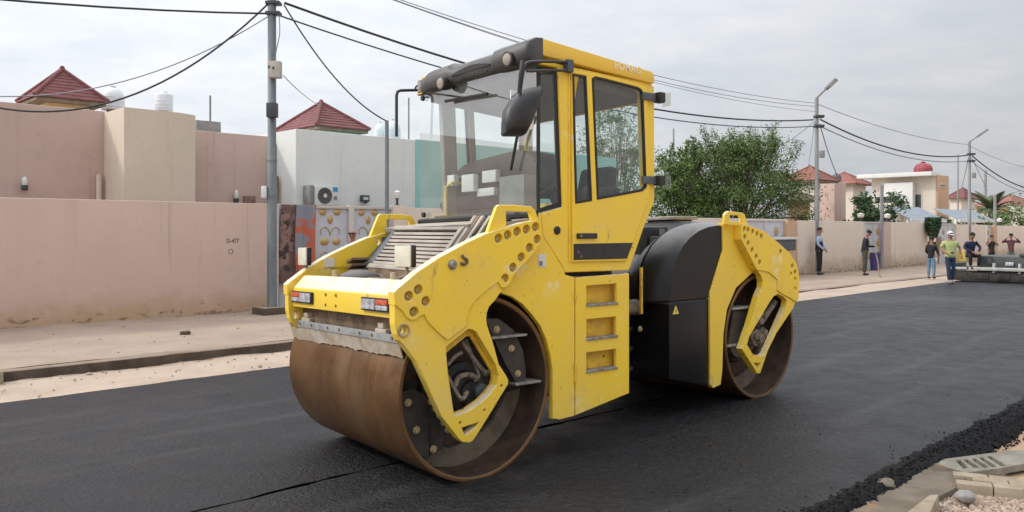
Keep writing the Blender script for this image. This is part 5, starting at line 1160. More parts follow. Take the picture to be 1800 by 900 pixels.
rod('thin pale mast above the tree next to the cab', 1184, 226, 330, 21, .035, M['galv_far'], 'mast')
def cable(label, a, b_, r, mat, via=None, sag=.3, n=24, group='overhead cables'):
    a, b_ = Vector(a), Vector(b_)
    if via:                                          # sag chosen so that the cable hangs as low as the photo shows at one place
        px, py = via; best = None
        for i in range(1, 200):
            t = i/200; p = a.lerp(b_, t); x = 900+FPX*p.x/p.y if p.y > .5 else -1e9
            if best is None or abs(x-px) < best[0]: best = (abs(x-px), t, p)
        t, p = best[1], best[2]; z = CH-(py-HY)/FPX*p.y; sag = (p.z-z)/(4*t*(1-t))
    pts = [a.lerp(b_, i/n)-Vector((0, 0, sag*4*(i/n)*(1-i/n))) for i in range(n+1)]
    o = MB().tube(pts, r, 6).build('overhead_cable', mat, org=a, fix=False); return tag(o, label, 'cable', group)
def A(px, py, t): return ST(s_at(px, t), t, z_at(px, py, t))
Z = lambda s, z, t=TP: ST(s, t, z)
E1 = A(500, 5, TP); E2 = A(487, 26, TP); F1 = A(1430, 210.5, TP); F2 = A(1430, 222, TP); G1 = A(1442, 210, TP); G2 = A(1442, 222, TP); H1 = A(1700, 273, TP); H2 = A(1700, 283, TP)
cable('thick black upper street cable from the near pole across behind the cab', E1, F1, .024, M['cable'], via=(805, 108))
cable('lower black street cable from the near pole passing behind the cab', E2, F2, .015, M['cable'], via=(770, 118))
cable('thick black cable hanging between the two street lamp poles', G1, H1, .030, M['cable'], via=(1570, 262))
cable('thinner lower cable hanging between the two street lamp poles', G2, H2, .022, M['cable_grey'], via=(1570, 271))
cable('black cable from the far street lamp out past the right edge', A(1709, 274, TP), A(1860, 331, TP), .034, M['cable'], sag=.7)
cable('thin lower cable from the far street lamp out past the right edge', A(1709, 284, TP), A(1860, 337, TP), .024, M['cable_grey'], sag=.7)
cable('dark cable running level from the near pole to the left edge', A(478, 24, TP), Z(-16, 6.1), .017, M['cable'], via=(200, 13))
cable('twisted black house cable sagging from the near pole across the cream block', A(474, 4, TP), A(-60, 176, TA), .017, M['cable'], via=(190, 181))
cable('thin grey house cable sagging above the twisted black one', A(476, 26, TP), A(-60, 166, TA+.1), .010, M['cable_grey'], via=(165, 155))
cable('twisted black drop cable from the near pole to the slim gate pole', A(499, 8, TP), A(680, 213, TP+.3), .015, M['cable'], via=(575, 120))
cable('thin grey wire from the meter box to the green tower', A(498, 133, TP), A(562, 186, 18.4), .009, M['cable_grey'], sag=.05)
for (x0, y0_, x1, y1_, r, vx, vy, nm) in ((640, -6, 1432, 181, .010, 905, 65, 'topmost grey power line passing high behind the cab roof'), (655, -6, 1433, 187, .010, 905, 72, 'second grey power line just under the topmost one'), (620, -8, 1433, 196, .008, 905, 74, 'lowest thin grey power line above the cab roof')):
    e = A(x1, y1_, TP); d0 = ST(s1_, TP, 6.55+.0006*y1_+.0004*(x0-600)); cable(nm, d0, e, r, M['cable_grey'], via=(vx, vy))
cable('grey power line between the tops of the two street lamps', A(1437, 183, TP), A(1703, 254, TP), .014, M['cable_grey'], via=(1570, 229))
cable('grey power line from the far street lamp top to the right edge', A(1706, 257, TP), A(1860, 297, TP), .014, M['cable_grey'], sag=.4)
cable('drop cable from the first street lamp down behind the green tree', A(1432, 213, TP), A(1350, 268, 17), .012, M['cable_grey'], sag=.1)
cable('thick drop cable from the first street lamp down to the red roof', A(1441, 218, TP), A(1487, 330, 20), .022, M['cable_grey'], via=(1455, 265))
cable('thin drop cable from the first street lamp to the pale house', A(1432, 216, TP), A(1420, 300, 18), .010, M['cable_grey'], sag=.05)
cable('drop cable left of the far street lamp to the red roof', A(1702, 278, TP), A(1689, 335, 22), .020, M['cable_grey'], sag=.1)
cable('drop cable from the far street lamp down to the palm', A(1708, 277, TP), A(1736, 335, 22), .020, M['cable_grey'], via=(1719, 300))

# ================================================================== TREES
def leaf_cards(mb, pts, size, rnd, droop=.2):
    for p in pts:
        d = Vector((rnd.gauss(0, 1), rnd.gauss(0, 1), rnd.gauss(0, .8)-droop))
        d = d.normalized() if d.length > 1e-4 else Vector((1, 0, 0)); w = d.orthogonal().normalized(); w = (Matrix.Rotation(rnd.uniform(0, 2*PI), 3, d) @ w)
        L = size*rnd.uniform(.6, 1.4); W = L*rnd.uniform(.28, .5); o = len(mb.v)
        mb.v += [p-d*L*.5, p+w*W*.5, p+d*L*.5, p-w*W*.5]; mb.f.append((o, o+1, o+2, o+3)); mb.sm.append(False); mb.mi.append(0)
def tree(label, p, h, rad, mat, seed, nleaf=9000, size=.14, trunk_r=.12, clumps=40, base=.15, name='leafy_tree', top_shoots=0, squash=1.0, cat='tree'):
    rnd = random.Random(seed); T = thing(name, label, cat, p); tk = MB(); lf = MB()
    fork = p+Vector((rnd.uniform(-.1, .1), rnd.uniform(-.1, .1), h*.22)); tk.tube([p, p.lerp(fork, .5)+Vector((.03, .02, 0)), fork], [trunk_r, trunk_r*.85, trunk_r*.7], 9)
    per = nleaf//(clumps+top_shoots)
    for i in range(clumps):
        a = rnd.uniform(0, 2*PI); zz = base+(1-base)*rnd.random()*.92; prof = math.sin(PI*min(1, .18+.78*zz))**.7
        rr = rad*prof*rnd.uniform(.25, 1.0)**.6*(.86+.42*noise.noise(Vector((math.cos(a)*1.3, math.sin(a)*1.3, zz*2.2+seed))))
        c = p+Vector((math.cos(a)*rr, math.sin(a)*rr, h*zz*(1+.16*noise.noise(Vector((math.cos(a)*2, math.sin(a)*2, seed+5))))))
        mid = fork.lerp(c, .5)+Vector((rnd.uniform(-.1, .1)*rad, rnd.uniform(-.1, .1)*rad, .12*h*rnd.uniform(-.3, .8)))
        tk.tube(catmull([fork, mid, c], 3), [trunk_r*.24*(1-q/7)+.006 for q in range(7)], 5, False)
        if c.z < 2.15 and c.dot(SN) < 15.2: continue
        cr = rad*rnd.uniform(.15, .36)
        sub = [c+Vector((rnd.gauss(0, .55), rnd.gauss(0, .55), rnd.gauss(0, .42*squash)))*cr for _ in range(7)]
        pts = []
        for q in range(per):
            s_ = rnd.choice(sub); pts.append(s_+Vector((rnd.gauss(0, .30), rnd.gauss(0, .30), rnd.gauss(0, .22)))*cr)
        leaf_cards(lf, pts, size, rnd)
    for i in range(top_shoots):
        a = rnd.uniform(0, 2*PI); rr = rad*rnd.uniform(.1, .8); c = p+Vector((math.cos(a)*rr, math.sin(a)*rr, h*rnd.uniform(.78, .90))); e = c+Vector((rnd.uniform(-.12, .12)*rad, rnd.uniform(-.1, .1)*rad, h*rnd.uniform(.08, .2)))
        tk.tube([fork.lerp(c, .7), c, e], [.02, .014, .006], 4, False)
        leaf_cards(lf, [c.lerp(e, rnd.random()**.8)+Vector((rnd.gauss(0, .06), rnd.gauss(0, .06), rnd.gauss(0, .05)))*rad*.5 for _ in range(per//3)], size*.8, rnd)
    tk.build('trunk', M['bark'], T, fix=False); lf.build('crown', mat, T, fix=False); return T
def tp(px, t): return ST(s_at(px, t), t, 0)
def th(px, py, t): return z_at(px, py, t)
tree('large bushy green tree rising over the wall right of the cab', tp(1300, 16.6), th(1300, 238, 16.6), 2.65, M['leaf'], 3, 62000, .10, .16, 96, .25, top_shoots=46)
tree('loose light green tree half hidden behind the cab', tp(1196, 17.6), th(1196, 248, 17.6), 1.6, M['leaf'], 8, 22000, .12, .10, 54, .28, top_shoots=8)
tree('pale thin tree seen through the cab door window', tp(1085, 17.0), th(1085, 192, 17), 1.6, M['leaf_light'], 12, 9000, .11, .07, 46, .3, top_shoots=9)
tree('low dark green tree in front of the white modern house', tp(1540, 15.8), th(1540, 338, 15.8), 1.75, M['leaf_dark'], 21, 5000, .20, .10, 28, .30)
tree('round hedge bush at the right end of the far wall', tp(1775, 16.5), th(1775, 362, 16.5), 2.1, M['leaf_light'], 31, 3600, .22, .1, 22, .2, name='hedge_bush', cat='bush')
tree('low green shrubs under the solar carport', tp(1712, 16), th(1712, 378, 16), 1.6, M['leaf'], 35, 2400, .2, .1, 18, .2, name='hedge_bush', cat='bush')
tree('small green shrub behind the wall left of the palm', tp(1660, 15.2), th(1660, 385, 15.2), .9, M['leaf_dark'], 37, 1500, .18, .06, 12, .2, name='hedge_bush', cat='bush')
# clipped bush hanging over the wall, narrowing downwards
T = thing('clipped_bush', 'dark clipped bush hanging over the far wall, pointing down', 'bush', tp(1640, 13.5)); lf = MB(); rnd = random.Random(5); c0 = A(1640, 400, 13.55); pts = []
while len(pts) < 1700:
    x, y, z = rnd.uniform(-1, 1), rnd.uniform(-1, 1), rnd.uniform(-1, 1); w = .55+.45*min(1, (z+1)*.8)
    if x*x+y*y < w*w and x*x+y*y > .25*w*w: pts.append(c0+Vector((x*.34, y*.34, z*.46)))
leaf_cards(lf, pts, .12, rnd); lf.build('crown', M['leaf_dark'], T, fix=False); MB().tube([A(1640, 465, 13.6), c0], .03, 6).build('trunk', M['bark'], T)
def palm(label, p, h, n, L, seed):
    rnd = random.Random(seed); T = thing('palm_tree', label, 'palm', p); top = p+Vector((0, 0, h))
    MB().tube([p, p+Vector((.05, 0, h*.5)), top], [.24, .20, .22], 10).build('trunk', M['bark'], T)
    lf = MB()
    for i in range(n):
        a = 2*PI*i/n+rnd.uniform(-.2, .2); el = rnd.uniform(.25, 1.25); d = Vector((math.cos(a)*math.cos(el), math.sin(a)*math.cos(el), math.sin(el))); q = top.copy(); pts = [q.copy()]
        for j in range(10): q = q+d*(L/10); d = (d+Vector((0, 0, -.13))).normalized(); pts.append(q.copy())
        lf.tube(pts, [.03*(1-j/11) for j in range(11)], 4, False)
        for j in range(1, 60):
            t = j/60*10; k = min(int(t), 9); c = pts[k].lerp(pts[k+1], t-k); dd = (pts[k+1]-pts[k]).normalized(); sd_ = dd.cross(Vector((0, 0, 1))).normalized()
            for sg in (-1, 1):
                e = (dd*.55+sd_*sg+Vector((0, 0, -.15))).normalized()*(L*.22*math.sin(PI*min(.98, .12+j/68))); o = len(lf.v); w = dd*.035
                lf.v += [c-w, c+w, c+e]; lf.f.append((o, o+1, o+2)); lf.sm.append(False); lf.mi.append(0)
    lf.build('crown', M['palm'], T, fix=False); return T
palm('grey green palm with arching fronds behind the far wall', tp(1742, 19), th(1742, 372, 19), 22, 2.3, 4)

# ================================================================== FAR SIDE: WALLS AND HOUSES
def fwall(label, px0, px1, pyt, mat, t0=13.85, th_=.2, name='far_wall', cat='wall'):
    s0, s1 = s_at(px0, t0), s_at(px1, t0); o = spart(name, s0, s1, t0, t0+th_, -.1, z_at((px0+px1)/2, pyt, t0), mat, bevel=.02); return tag(o, label, cat)
fwall('beige far wall behind the man in the vest', 1402, 1518, 388.5, M['far_wall'])
fwall('short beige far wall between the purple barrel and the clipped bush', 1566, 1631, 391, M['far_wall'])
fwall('beige far wall behind the seated man', 1682, 1734, 395, M['far_wall']); fwall('beige far wall at the right edge behind the paving machine', 1753, 1850, 397, M['far_wall'])
fwall('ochre pier beside the grey cabinet behind the roller', 1384.5, 1402, 387.5, M['ochre'], 13.80, .35, 'wall_pier', 'pier'); fwall('pinkish pier right of the barrel gate', 1551, 1566, 390, M['pink_house'], 13.80, .3, 'wall_pier', 'pier')
fwall('pinkish pier left of the far right wall', 1747, 1753, 396, M['ochre'], 13.8, .3, 'wall_pier', 'pier')
def fgate(label, px0, px1, pyt):
    t = 13.95; s0, s1 = s_at(px0, t), s_at(px1, t); z1 = z_at((px0+px1)/2, pyt, t); g = thing('gate', label, 'gate', ST((s0+s1)/2, t, 0)); n = 2
    for i in range(n):
        a, b_ = s0+(s1-s0)*i/n+.02, s0+(s1-s0)*(i+1)/n-.02; lf = spart('gate_leaf', a, b_, t, t+.05, .02, z1-.05, M['gate'], g)
        spart('frame_bar', a-.03, a+.05, t-.03, t+.07, .0, z1, M['gate_frame'], g); spart('frame_bar', a+.051, b_, t-.03, t+.07, z1-.06, z1+.002, M['gate_frame'], g)
        for zz in (.3, .55, .8):
            c = ST((a+b_)/2, t-.012, z1*zz); b = MB(); b.lathe(c, SN*-1, [(0, .16), (.02, .10), (.025, 0)], 8); b.build('ornament', M['gold'], lf)
    return g
fgate('grey ornamented gate right behind the rear drum', 1300, 1384, 386); fgate('grey ornamented gate behind the purple barrel', 1518, 1551, 390); fgate('grey ornamented gate behind the men by the paving machine', 1650, 1682, 393); fgate('narrow grey gate near the right edge', 1734, 1747, 396)
cb_ = thing('utility_cabinet', 'dark grey cabinet with a pale ledge in front of the ochre pier', 'cabinet', A(1385, 440, 13.5)); s0, s1 = s_at(1366, 13.5), s_at(1399.5, 13.5)
spart('body', s0, s1, 13.5, 13.8, z_at(1385, 440, 13.5), z_at(1385, 421, 13.5), M['bluegrey'], cb_, .02); spart('ledge', s0-.05, s1+.03, 13.44, 13.82, z_at(1385, 421, 13.5)+.002, z_at(1385, 417, 13.5), M['ac_white'], cb_, .01)
spart('plinth', s0, s1, 13.52, 13.8, 0, z_at(1385, 440, 13.5)-.002, M['ochre'], cb_, .01)
def fhouse(label, px_l, px_c, px_r, py_c, tc, mat, name='house', cat='house', z0=-.1):
    s0 = s_at(px_c, tc); tl = s0/s_at(px_l, 1); s1 = s_at(px_r, tc); z1 = z_at(px_c, py_c, tc)
    h = thing(name, label, cat, ST(s0, tc, 0)); b = MB(); sbox(b, s0, s1, tc, tl, z0, z1); b.build('walls', mat, h, bevel=.03); h['d'] = 0; del h['d']; return h, s0, s1, tc, tl, z1
def slab(h, s0, s1, t0, t1, z0, z1, mat, name='roof_slab'): return spart(name, s0, s1, t0, t1, z0, z1, mat, h, .02)
def win(h, s, t, w, z0, z1, face='left', mat='window'):
    if face == 'left': f = spart('window', s-.03, s+.02, t, t+w, z0, z1, M['gate_frame'], h, .01); return spart('pane', s-.036, s-.02, t+.07, t+w-.07, z0+.07, z1-.07, M[mat], f, 0)
    f = spart('window', s, s+w, t-.03, t+.02, z0, z1, M['gate_frame'], h, .01); return spart('pane', s+.07, s+w-.07, t-.036, t-.02, z0+.07, z1-.07, M[mat], f, 0)
h, s0, s1, t0, t1, z1 = fhouse('beige house with a red hip roof between the green tree and the street lamp', 1386, 1434, 1442, 318, 17.5, M['far_house'])
hip(h, s0-.3, s1+1.4, t0-.3, t1+.3, z1+.05, z_at(1400, 290, (t0+t1)/2), M['roof_far'], 8)
h2, a0_, a1_, b0_, b1_, c1_ = fhouse('low tan garden roof beside the green tree', 1383, 1420, 1424, 352, 15.6, M['ochre'], 'shed', 'shed')
hip(h2, a0_-.3, a1_+.3, b0_-.3, b1_+.3, c1_, c1_+.35, M['eave'], 5)
h, s0, s1, t0, t1, z1 = fhouse('pinkish block house right of the first street lamp', 1439, 1467, 1487, 319, 18, M['pink_house'])
tank('dark green round tank on the pinkish block house', 1470, 17, 305, 320, 18.6, M['bluegrey'], True)
tank('small white tank on the roof beside the first street lamp', 1455, 14, 306, 319, 19.5, M['tank_white'], True)
h, s0, s1, t0, t1, z1 = fhouse('white house with a broad red hip roof behind the pinkish block', 1449, 1500, 1522, 324, 24, M['far_house'])
hip(h, s0-.5, s1+.3, t0-.4, t1+.4, z1+.05, z_at(1490, 304, (t0+t1)/2), M['roof_far'], 8)
h, s0, s1, t0, t1, z1 = fhouse('white modern house with a flat projecting roof slab', 1532, 1645, 1650, 308, 18.5, M['far_house'])
zs = z_at(1645, 325, 18.5); slab(h, s0-.9, s1, t0-.05, t1+.6, z1-.05, z1+.20, M['white_render']); slab(h, s0-.5, s0+.02, t0+1.2, t1-1.0, zs-1.6, z1-.4, M['white_render'], 'bay')
win(h, s0, t0+.8, 1.0, zs-1.8, zs-.5); win(h, s0-.5, t0+2.0, 1.6, zs-1.4, zs-.6)
slab(h, s0-1.6, s0-.02, (t0+t1)/2, t1, -.1, z1-1.7, M['far_house'], 'wing')
h, s0, s1, t0, t1, z1 = fhouse('ochre stair tower on the right side of the white modern house', 1645.5, 1648, 1668, 307, 18.4, M['ochre'], 'stair_tower', 'tower')
win(h, s0+.5, t0, .8, z_at(1652, 329, 18.4), z_at(1652, 322, 18.4), 'front')
tank('ribbed red water tank on the white modern house', 1622.5, 29, 285, 311, 21, M['tank_red'], True, ribs=10)
h, s0, s1, t0, t1, z1 = fhouse('pale house with a dull red roof behind the far street lamp', 1670, 1690, 1714, 348, 26, M['far_house'])
hip(h, s0-.4, s1+.6, t0-.4, t1+.4, z1, z_at(1688, 330, (t0+t1)/2), M['roof'], 7)
h, s0, s1, t0, t1, z1 = fhouse('yellow house with an orange tiled roof behind the palm', 1716, 1772, 1835, 362, 30, M['yellow_wall'])
hip(h, s0-.6, s1+.6, t0-.6, t1+.6, z1, z_at(1765, 341, (t0+t1)/2), M['roof_far'], 7)
h, s0, s1, t0, t1, z1 = fhouse('white annex house behind the hedge at the right edge', 1770, 1792, 1850, 362, 22, M['far_house'])
win(h, s0+2, t0, 1.4, z1-1.1, z1-.4, 'front')
# carports with panel roofs
def carport(label, px0, px1, pya, pyb, t):
    s0, s1 = s_at(px0, t), s_at(px1, t); za, zb = z_at(px0, pya, t), z_at(px0, pyb, t); T = thing('carport', label, 'carport', ST((s0+s1)/2, t, 0)); n = 7
    for i in range(n):
        a, b_ = s0+(s1-s0)*i/n+.03, s0+(s1-s0)*(i+1)/n-.03; b = MB(); b.hexa([ST(a, t, zb), ST(b_, t, zb), ST(b_, t+1.3, za+.25), ST(a, t+1.3, za+.25), ST(a, t, zb+.04), ST(b_, t, zb+.04), ST(b_, t+1.3, za+.29), ST(a, t+1.3, za+.29)]); b.build('panel', M['carport'], T)
    spart('fascia', s0, s1, t-.08, t-.005, zb-.12, zb+.05, M['ac_white'], T)
    for s in (s0+.1, (s0+s1)/2, s1-.1): spart('post', s-.05, s+.05, t+.1, t+.2, 0, zb, M['ac_white'], T)
carport('blue grey panelled carport roof above the clipped bush', 1600, 1662, 371, 386, 15.0); carport('blue grey panelled carport roof behind the far street lamp', 1684, 1750, 375, 387, 15.4)
globe(1513, 374, 390, 13.95, 'white globe lamp on the wall left of the dark green tree', .12); globe(1560, 375, 391, 13.95, 'white globe lamp on the pinkish pier by the barrel gate', .12); globe(1757, 383, 397, 13.95, 'white globe lamp near the hedge at the right edge', .12)

# ================================================================== BARREL, PAVING MACHINE
bp_ = tp(1538, 13.45)+Vector((0, 0, .02)); T = thing('barrel', 'purple plastic barrel standing before the grey gate', 'barrel', bp_); k = bp_.y/FPX
b = MB(); b.lathe(bp_, (0, 0, 1), [(0, 0), (0, 7*k), (3*k, 7.6*k), (28*k, 9.6*k), (29*k, 10*k), (31*k, 10*k), (31*k, 9.3*k), (26*k, 9*k)], 20); b.build('body', M['barrel'], T)
b = MB(); b.lathe(bp_, (0, 0, 1), [(12*k, 8.4*k), (13*k, 8.8*k), (14*k, 8.6*k)], 20); b.build('rib', M['barrel'], T)
gx = gnd(1617, 464, .02); o = MB().box(gx+Vector((0, 0, .22)), (.34, .3, .44)).build('grey_box', M['greyblock'], org=gx, bevel=.03); tag(o, 'small grey box on the pavement against the far wall', 'box')
dk = thing('hatch_board', 'narrow dark board leaning at the gate behind the man in black', 'board', A(1651, 440, 13.7)); spart('panel', s_at(1647.5, 13.7), s_at(1655, 13.7), 13.7, 13.76, z_at(1651, 440, 13.7), z_at(1651, 416, 13.7), M['brown_print'], dk); spart('leg', s_at(1650, 13.7), s_at(1652, 13.7), 13.72, 13.75, 0, z_at(1651, 440, 13.7), M['brown_print'], dk)
PVR = thing('paving_machine', 'low dark grey asphalt paving machine across the road at the right edge', 'paving machine', ST(29.3, 7.6, 0))
def pbox(name, s0, s1, t0, t1, z0, z1, mat, bevel=.02, parent=None): return spart(name, s0, s1, t0, t1, z0, z1, mat, parent or PVR, bevel)
s_ = 28.45; tL = 9.25; tR = 5.6
pbox('screed', s_, s_+.55, tR, tL, .03, .32, M['dark']); pbox('screed_bar', s_-.10, s_+.02, 6.9, 8.65, .36, .46, M['paver_bar']); pbox('screed_bar', s_-.08, s_+.02, 8.70, tL, .37, .45, M['paver_bar']); pbox('screed_bar', s_-.1, s_+.02, tR, 6.85, .36, .45, M['paver_bar'])
pbox('deck', s_+.1, s_+.75, tR, 8.9, .36, .47, M['dark']); pbox('body', s_+.55, s_+2.3, tR, 8.6, .30, .80, M['paver_grey'], .04); pbox('cover', s_+.5, s_+2.2, tR, 7.4, .80, .90, M['paver_grey'], .03)
pbox('side_plate', s_-.1, s_+1.5, tL-.06, tL, .02, .55, M['paver_grey']); pbox('console', s_+.15, s_+.75, 6.0, 6.75, .5, 1.08, M['paver_grey'], .05); pbox('console_top', s_+.05, s_+.85, 5.95, 6.8, 1.085, 1.20, M['ac_white'], .03)
pbox('lamp', s_+.50, s_+.56, 7.55, 7.78, .50, .62, M['lens_clear'])
for t in (8.3, 7.7, 7.1, 6.4): pbox('screed_box', s_-.03, s_+.01, t-.2, t+.2, .08, .28, M['dark'])
for t in (7.95, 7.25): pbox('bar_mount', s_-.06, s_+.1, t-.03, t+.03, .30, .60, M['paver_bar'], .004)
MB().tube(catmull([ST(s_+.5, 7.2, .88), ST(s_+.5, 6.85, 1.15), ST(s_+.5, 6.6, 1.25), ST(s_+.5, 6.2, 1.5), ST(s_+.5, 5.7, 1.55)], 4), .035, 8).build('railing', M['dark'], PVR)
b = MB(); b.cyl(ST(s_+1.0, tR+.2, .30), ST(s_+1.0, tR-.2, .30), .28, n=18); b.build('track', M['gasket'], PVR)

# ================================================================== PEOPLE
def skin_mesh(chains, subdiv=1):
    """chains: list of (list of (point, radius)), and links between points by equal coordinates; one root per island"""
    vs = []; rs = []; es = []; idx = {}; roots = []
    for ch in chains:
        prev = None
        for p, r in ch:
            key = tuple(round(c, 4) for c in p)
            if key not in idx: idx[key] = len(vs); vs.append(p); rs.append(r)
            i = idx[key]
            if prev is not None and prev != i and (prev, i) not in es: es.append((prev, i))
            prev = i
    me = bpy.data.meshes.new('p'); me.from_pydata([tuple(v) for v in vs], es, [])
    o = bpy.data.objects.new('p', me); COL.objects.link(o)
    o.modifiers.new('s', 'SKIN'); ss = o.modifiers.new('d', 'SUBSURF'); ss.levels = subdiv; ss.render_levels = subdiv
    par = list(range(len(vs)))
    def find(i):
        while par[i] != i: i = par[i]
        return i
    for a, b_ in es: par[find(a)] = find(b_)
    seen = set(); sv = me.skin_vertices[0].data
    for i in range(len(vs)):
        r = rs[i]; sv[i].radius = (r, r) if not isinstance(r, tuple) else r; f = find(i); sv[i].use_root = f not in seen; seen.add(f)
    dg = bpy.context.evaluated_depsgraph_get(); dg.update()
    m2 = bpy.data.meshes.new_from_object(o.evaluated_get(dg)); bpy.data.objects.remove(o); bpy.data.meshes.remove(me)
    for p in m2.polygons: p.use_smooth = True
    return m2
CLOTHS = {}
def cm(c):
    if c not in CLOTHS: CLOTHS[c] = cloth('cloth', c)
    return CLOTHS[c]
def person(label, p, height, yaw, top, trousers, shoe=(.03, .028, .027), sleeve='long', hair='short', haircol=(.015, .012, .01), vest=None, armL=None, armR=None, sit=False, lean=0.0, headpitch=0.0, build=1.0, legs=None, glasses=False, skin=None):
    """local axes: +y the way the person faces, +x the person's right, z up; scaled to the given height"""
    T = thing('person', label, 'person', p, None, yaw); K = height/1.76
    V = lambda x, y, z: Vector((x, y, z))
    hipz = .93 if not sit else .48; ln = lean
    sp_ = lambda z, y=0: V(0, y+ln*(z-.93), z-(.93-hipz))
    pel, spine, chest, neck0, neck1 = sp_(.95), sp_(1.15), sp_(1.36), sp_(1.49), sp_(1.56)
    hd = lambda dy, dz: neck1+V(0, dy*math.cos(headpitch)+dz*-math.sin(headpitch)*-1*0+dz*math.sin(headpitch), dz*math.cos(headpitch)-dy*math.sin(headpitch))
    h0, h1, h2 = hd(.02, .05), hd(.03, .125), hd(.01, .19)
    shL, shR = V(-.175*build, ln*.5, 1.415-(.93-hipz)), V(.175*build, ln*.5, 1.415-(.93-hipz))
    dl = [V(-.25, .0, 1.15), V(-.25, .07, .90)]; dr = [V(.25, .0, 1.15), V(.25, .07, .90)]
    aL = [Vector(q) for q in (armL or dl)]; aR = [Vector(q) for q in (armR or dr)]
    if legs is None:
        legs = (([V(-.095, 0, .90), V(-.105, .02, .50), V(-.11, -.01, .085)]), ([V(.095, 0, .90), V(.105, .02, .50), V(.11, -.01, .085)])) if not sit else (([V(-.10, .02, hipz), V(-.17, .40, .50), V(-.14, .34, .085)]), ([V(.10, .02, hipz), V(.17, .40, .50), V(.14, .34, .085)]))
    body = [[(pel, .115), (spine, .105), (chest, .12), (neck0, .058), (neck1, .052), (h0, .076), (h1, (.090, .106)), (h2, .074)]]
    arms = []
    for sh, a in ((shL, aL), (shR, aR)):
        e, w = a; d = (w-e).normalized(); arms.append((sh, e, w, d)); body.append([(chest, .12), (sh, .058), (e, .041), (w, .027), (w+d*.05, (.018, .034)), (w+d*.085, (.014, .036))])
    for L in legs:
        body.append([(pel, .115), (L[0], .080), (L[1], .052), (L[2], .036)])
    # fingers: short chains of their own, rooted in the palm
    for sh, e, w, d in arms:
        side = d.cross(V(0, 0, 1)); side = side.normalized() if side.length > .1 else V(1, 0, 0); nrm = side.cross(d)
        for i, ln_ in enumerate((.062, .072, .067, .052)):
            o = side*(.024-.016*i); b0 = w+d*.078+o; body.append([(b0, .0095), (b0+d*ln_*.55-nrm*.012, .0085), (b0+d*ln_*.9-nrm*.034, .0068)])
        b0 = w+d*.035+side*.026; body.append([(b0, .011), (b0+side*.022+d*.030, .0095), (b0+side*.028+d*.058-nrm*.008, .0075)])
    fc = (h1-h0).normalized(); fw = V(1, 0, 0).cross(fc)*-1; fw = fw if fw.y > 0 else -fw
    body.append([(h1+fw*.085-fc*.015, .017), (h1+fw*.114-fc*.03, .014)])                       # nose
    body.append([(h1+V(.078, 0, -.01), .016), (h1+V(.094, -.012, -.01), .014)]); body.append([(h1+V(-.078, 0, -.01), .016), (h1+V(-.094, -.012, -.01), .014)])
    def put_(name, me, mat): me.transform(Matrix.Diagonal((K, K, K, 1))); me.name = name; return link(name, me, mat, T)
    put_('body', skin_mesh(body), skin or M['skin'])
    e_ = MB()
    for sx in (-.032, .032): e_.sphere(h1+fw*.096+V(sx, 0, 0)+fc*.012, .011, 8, 6)
    put_('eyes', e_.mesh('eyes'), M['gasket'])
    b = MB(); b.box(h1+fw*.096-fc*.055, (.042, .012, .008), (V(1, 0, 0), fw, fc)); put_('mouth', b.mesh('mouth'), M['rug_orange'])
    sh_ = [[(sp_(.86), .155*build), (sp_(.95), .158*build), (sp_(1.05), .152*build), (spine, .142*build), (chest, .150*build), (sp_(1.45), .100), (sp_(1.50), .068)]]
    for sh, e, w, d in arms:
        ch = [(chest, .150*build), (sh, .064), (e, .054)] if sleeve == 'long' else [(chest, .150*build), (sh, .078), (sh.lerp(e, .75), .064)]
        if sleeve == 'long': ch.append((w-(w-e).normalized()*.02, .042))
        sh_.append(ch)
    put_('shirt', skin_mesh(sh_), cm(top))
    if vest: put_('vest', skin_mesh([[(sp_(.84), .17*build), (sp_(.95), .17*build), (spine, .158*build), (chest, .165*build), (sp_(1.44), .095)], [(chest, .165*build), (shL.lerp(chest, .25), .085)], [(chest, .165*build), (shR.lerp(chest, .25), .085)]]), cm(vest))
    tr = []
    for L in legs: tr.append([(sp_(1.08), .138*build), (sp_(.98), .146*build), (sp_(.90), .148*build), (L[0], .100), (L[1], .076), (L[2]+V(0, 0, .02), .062)])
    put_('trousers', skin_mesh(tr), cm(trousers))
    for L in legs:
        f = L[2]; put_('shoe', skin_mesh([[(V(f.x, f.y-.05, .045), .045), (V(f.x, f.y+.05, .045), (.048, .042)), (V(f.x, f.y+.16, .034), (.042, .030))]]), cm(shoe))
    if hair in ('short', 'cap'):
        b = MB(); n = 14; m = 7; c = h1+fw*-.012+fc*.022; X = V(1, 0, 0)
        for i in range(m+1):
            for j in range(n):
                a = 2*PI*j/n; t = (PI*.56)*i/m*(1-.42*max(0, math.sin(a))**.7); k = .114 if hair == 'short' else .120
                b.v.append(c+X*(math.cos(a)*math.sin(t)*k*.88)+fw*(math.sin(a)*math.sin(t)*k*1.02)+fc*(math.cos(t)*k))
        for i in range(m):
            for j in range(n): b.f.append((i*n+j, i*n+(j+1) % n, (i+1)*n+(j+1) % n, (i+1)*n+j)); b.sm.append(True); b.mi.append(0)
        if hair == 'cap':
            n0 = len(b.v); br = [c+X*(math.cos(a)*.085)+fw*(.06+.12*math.sin(a))+fc*(.012-.02*math.sin(a)) for a in [PI*q/8 for q in range(9)]]
            b.v += br+[q+fc*.008 for q in br]; b.f += [tuple(range(n0+8, n0-1, -1)), tuple(range(n0+9, n0+18))]+[(n0+q, n0+q+1, n0+q+10, n0+q+9) for q in range(8)]; b.sm += [False]*10; b.mi += [0]*10
        put_('cap' if hair == 'cap' else 'hair', b.mesh('h'), cm(haircol))
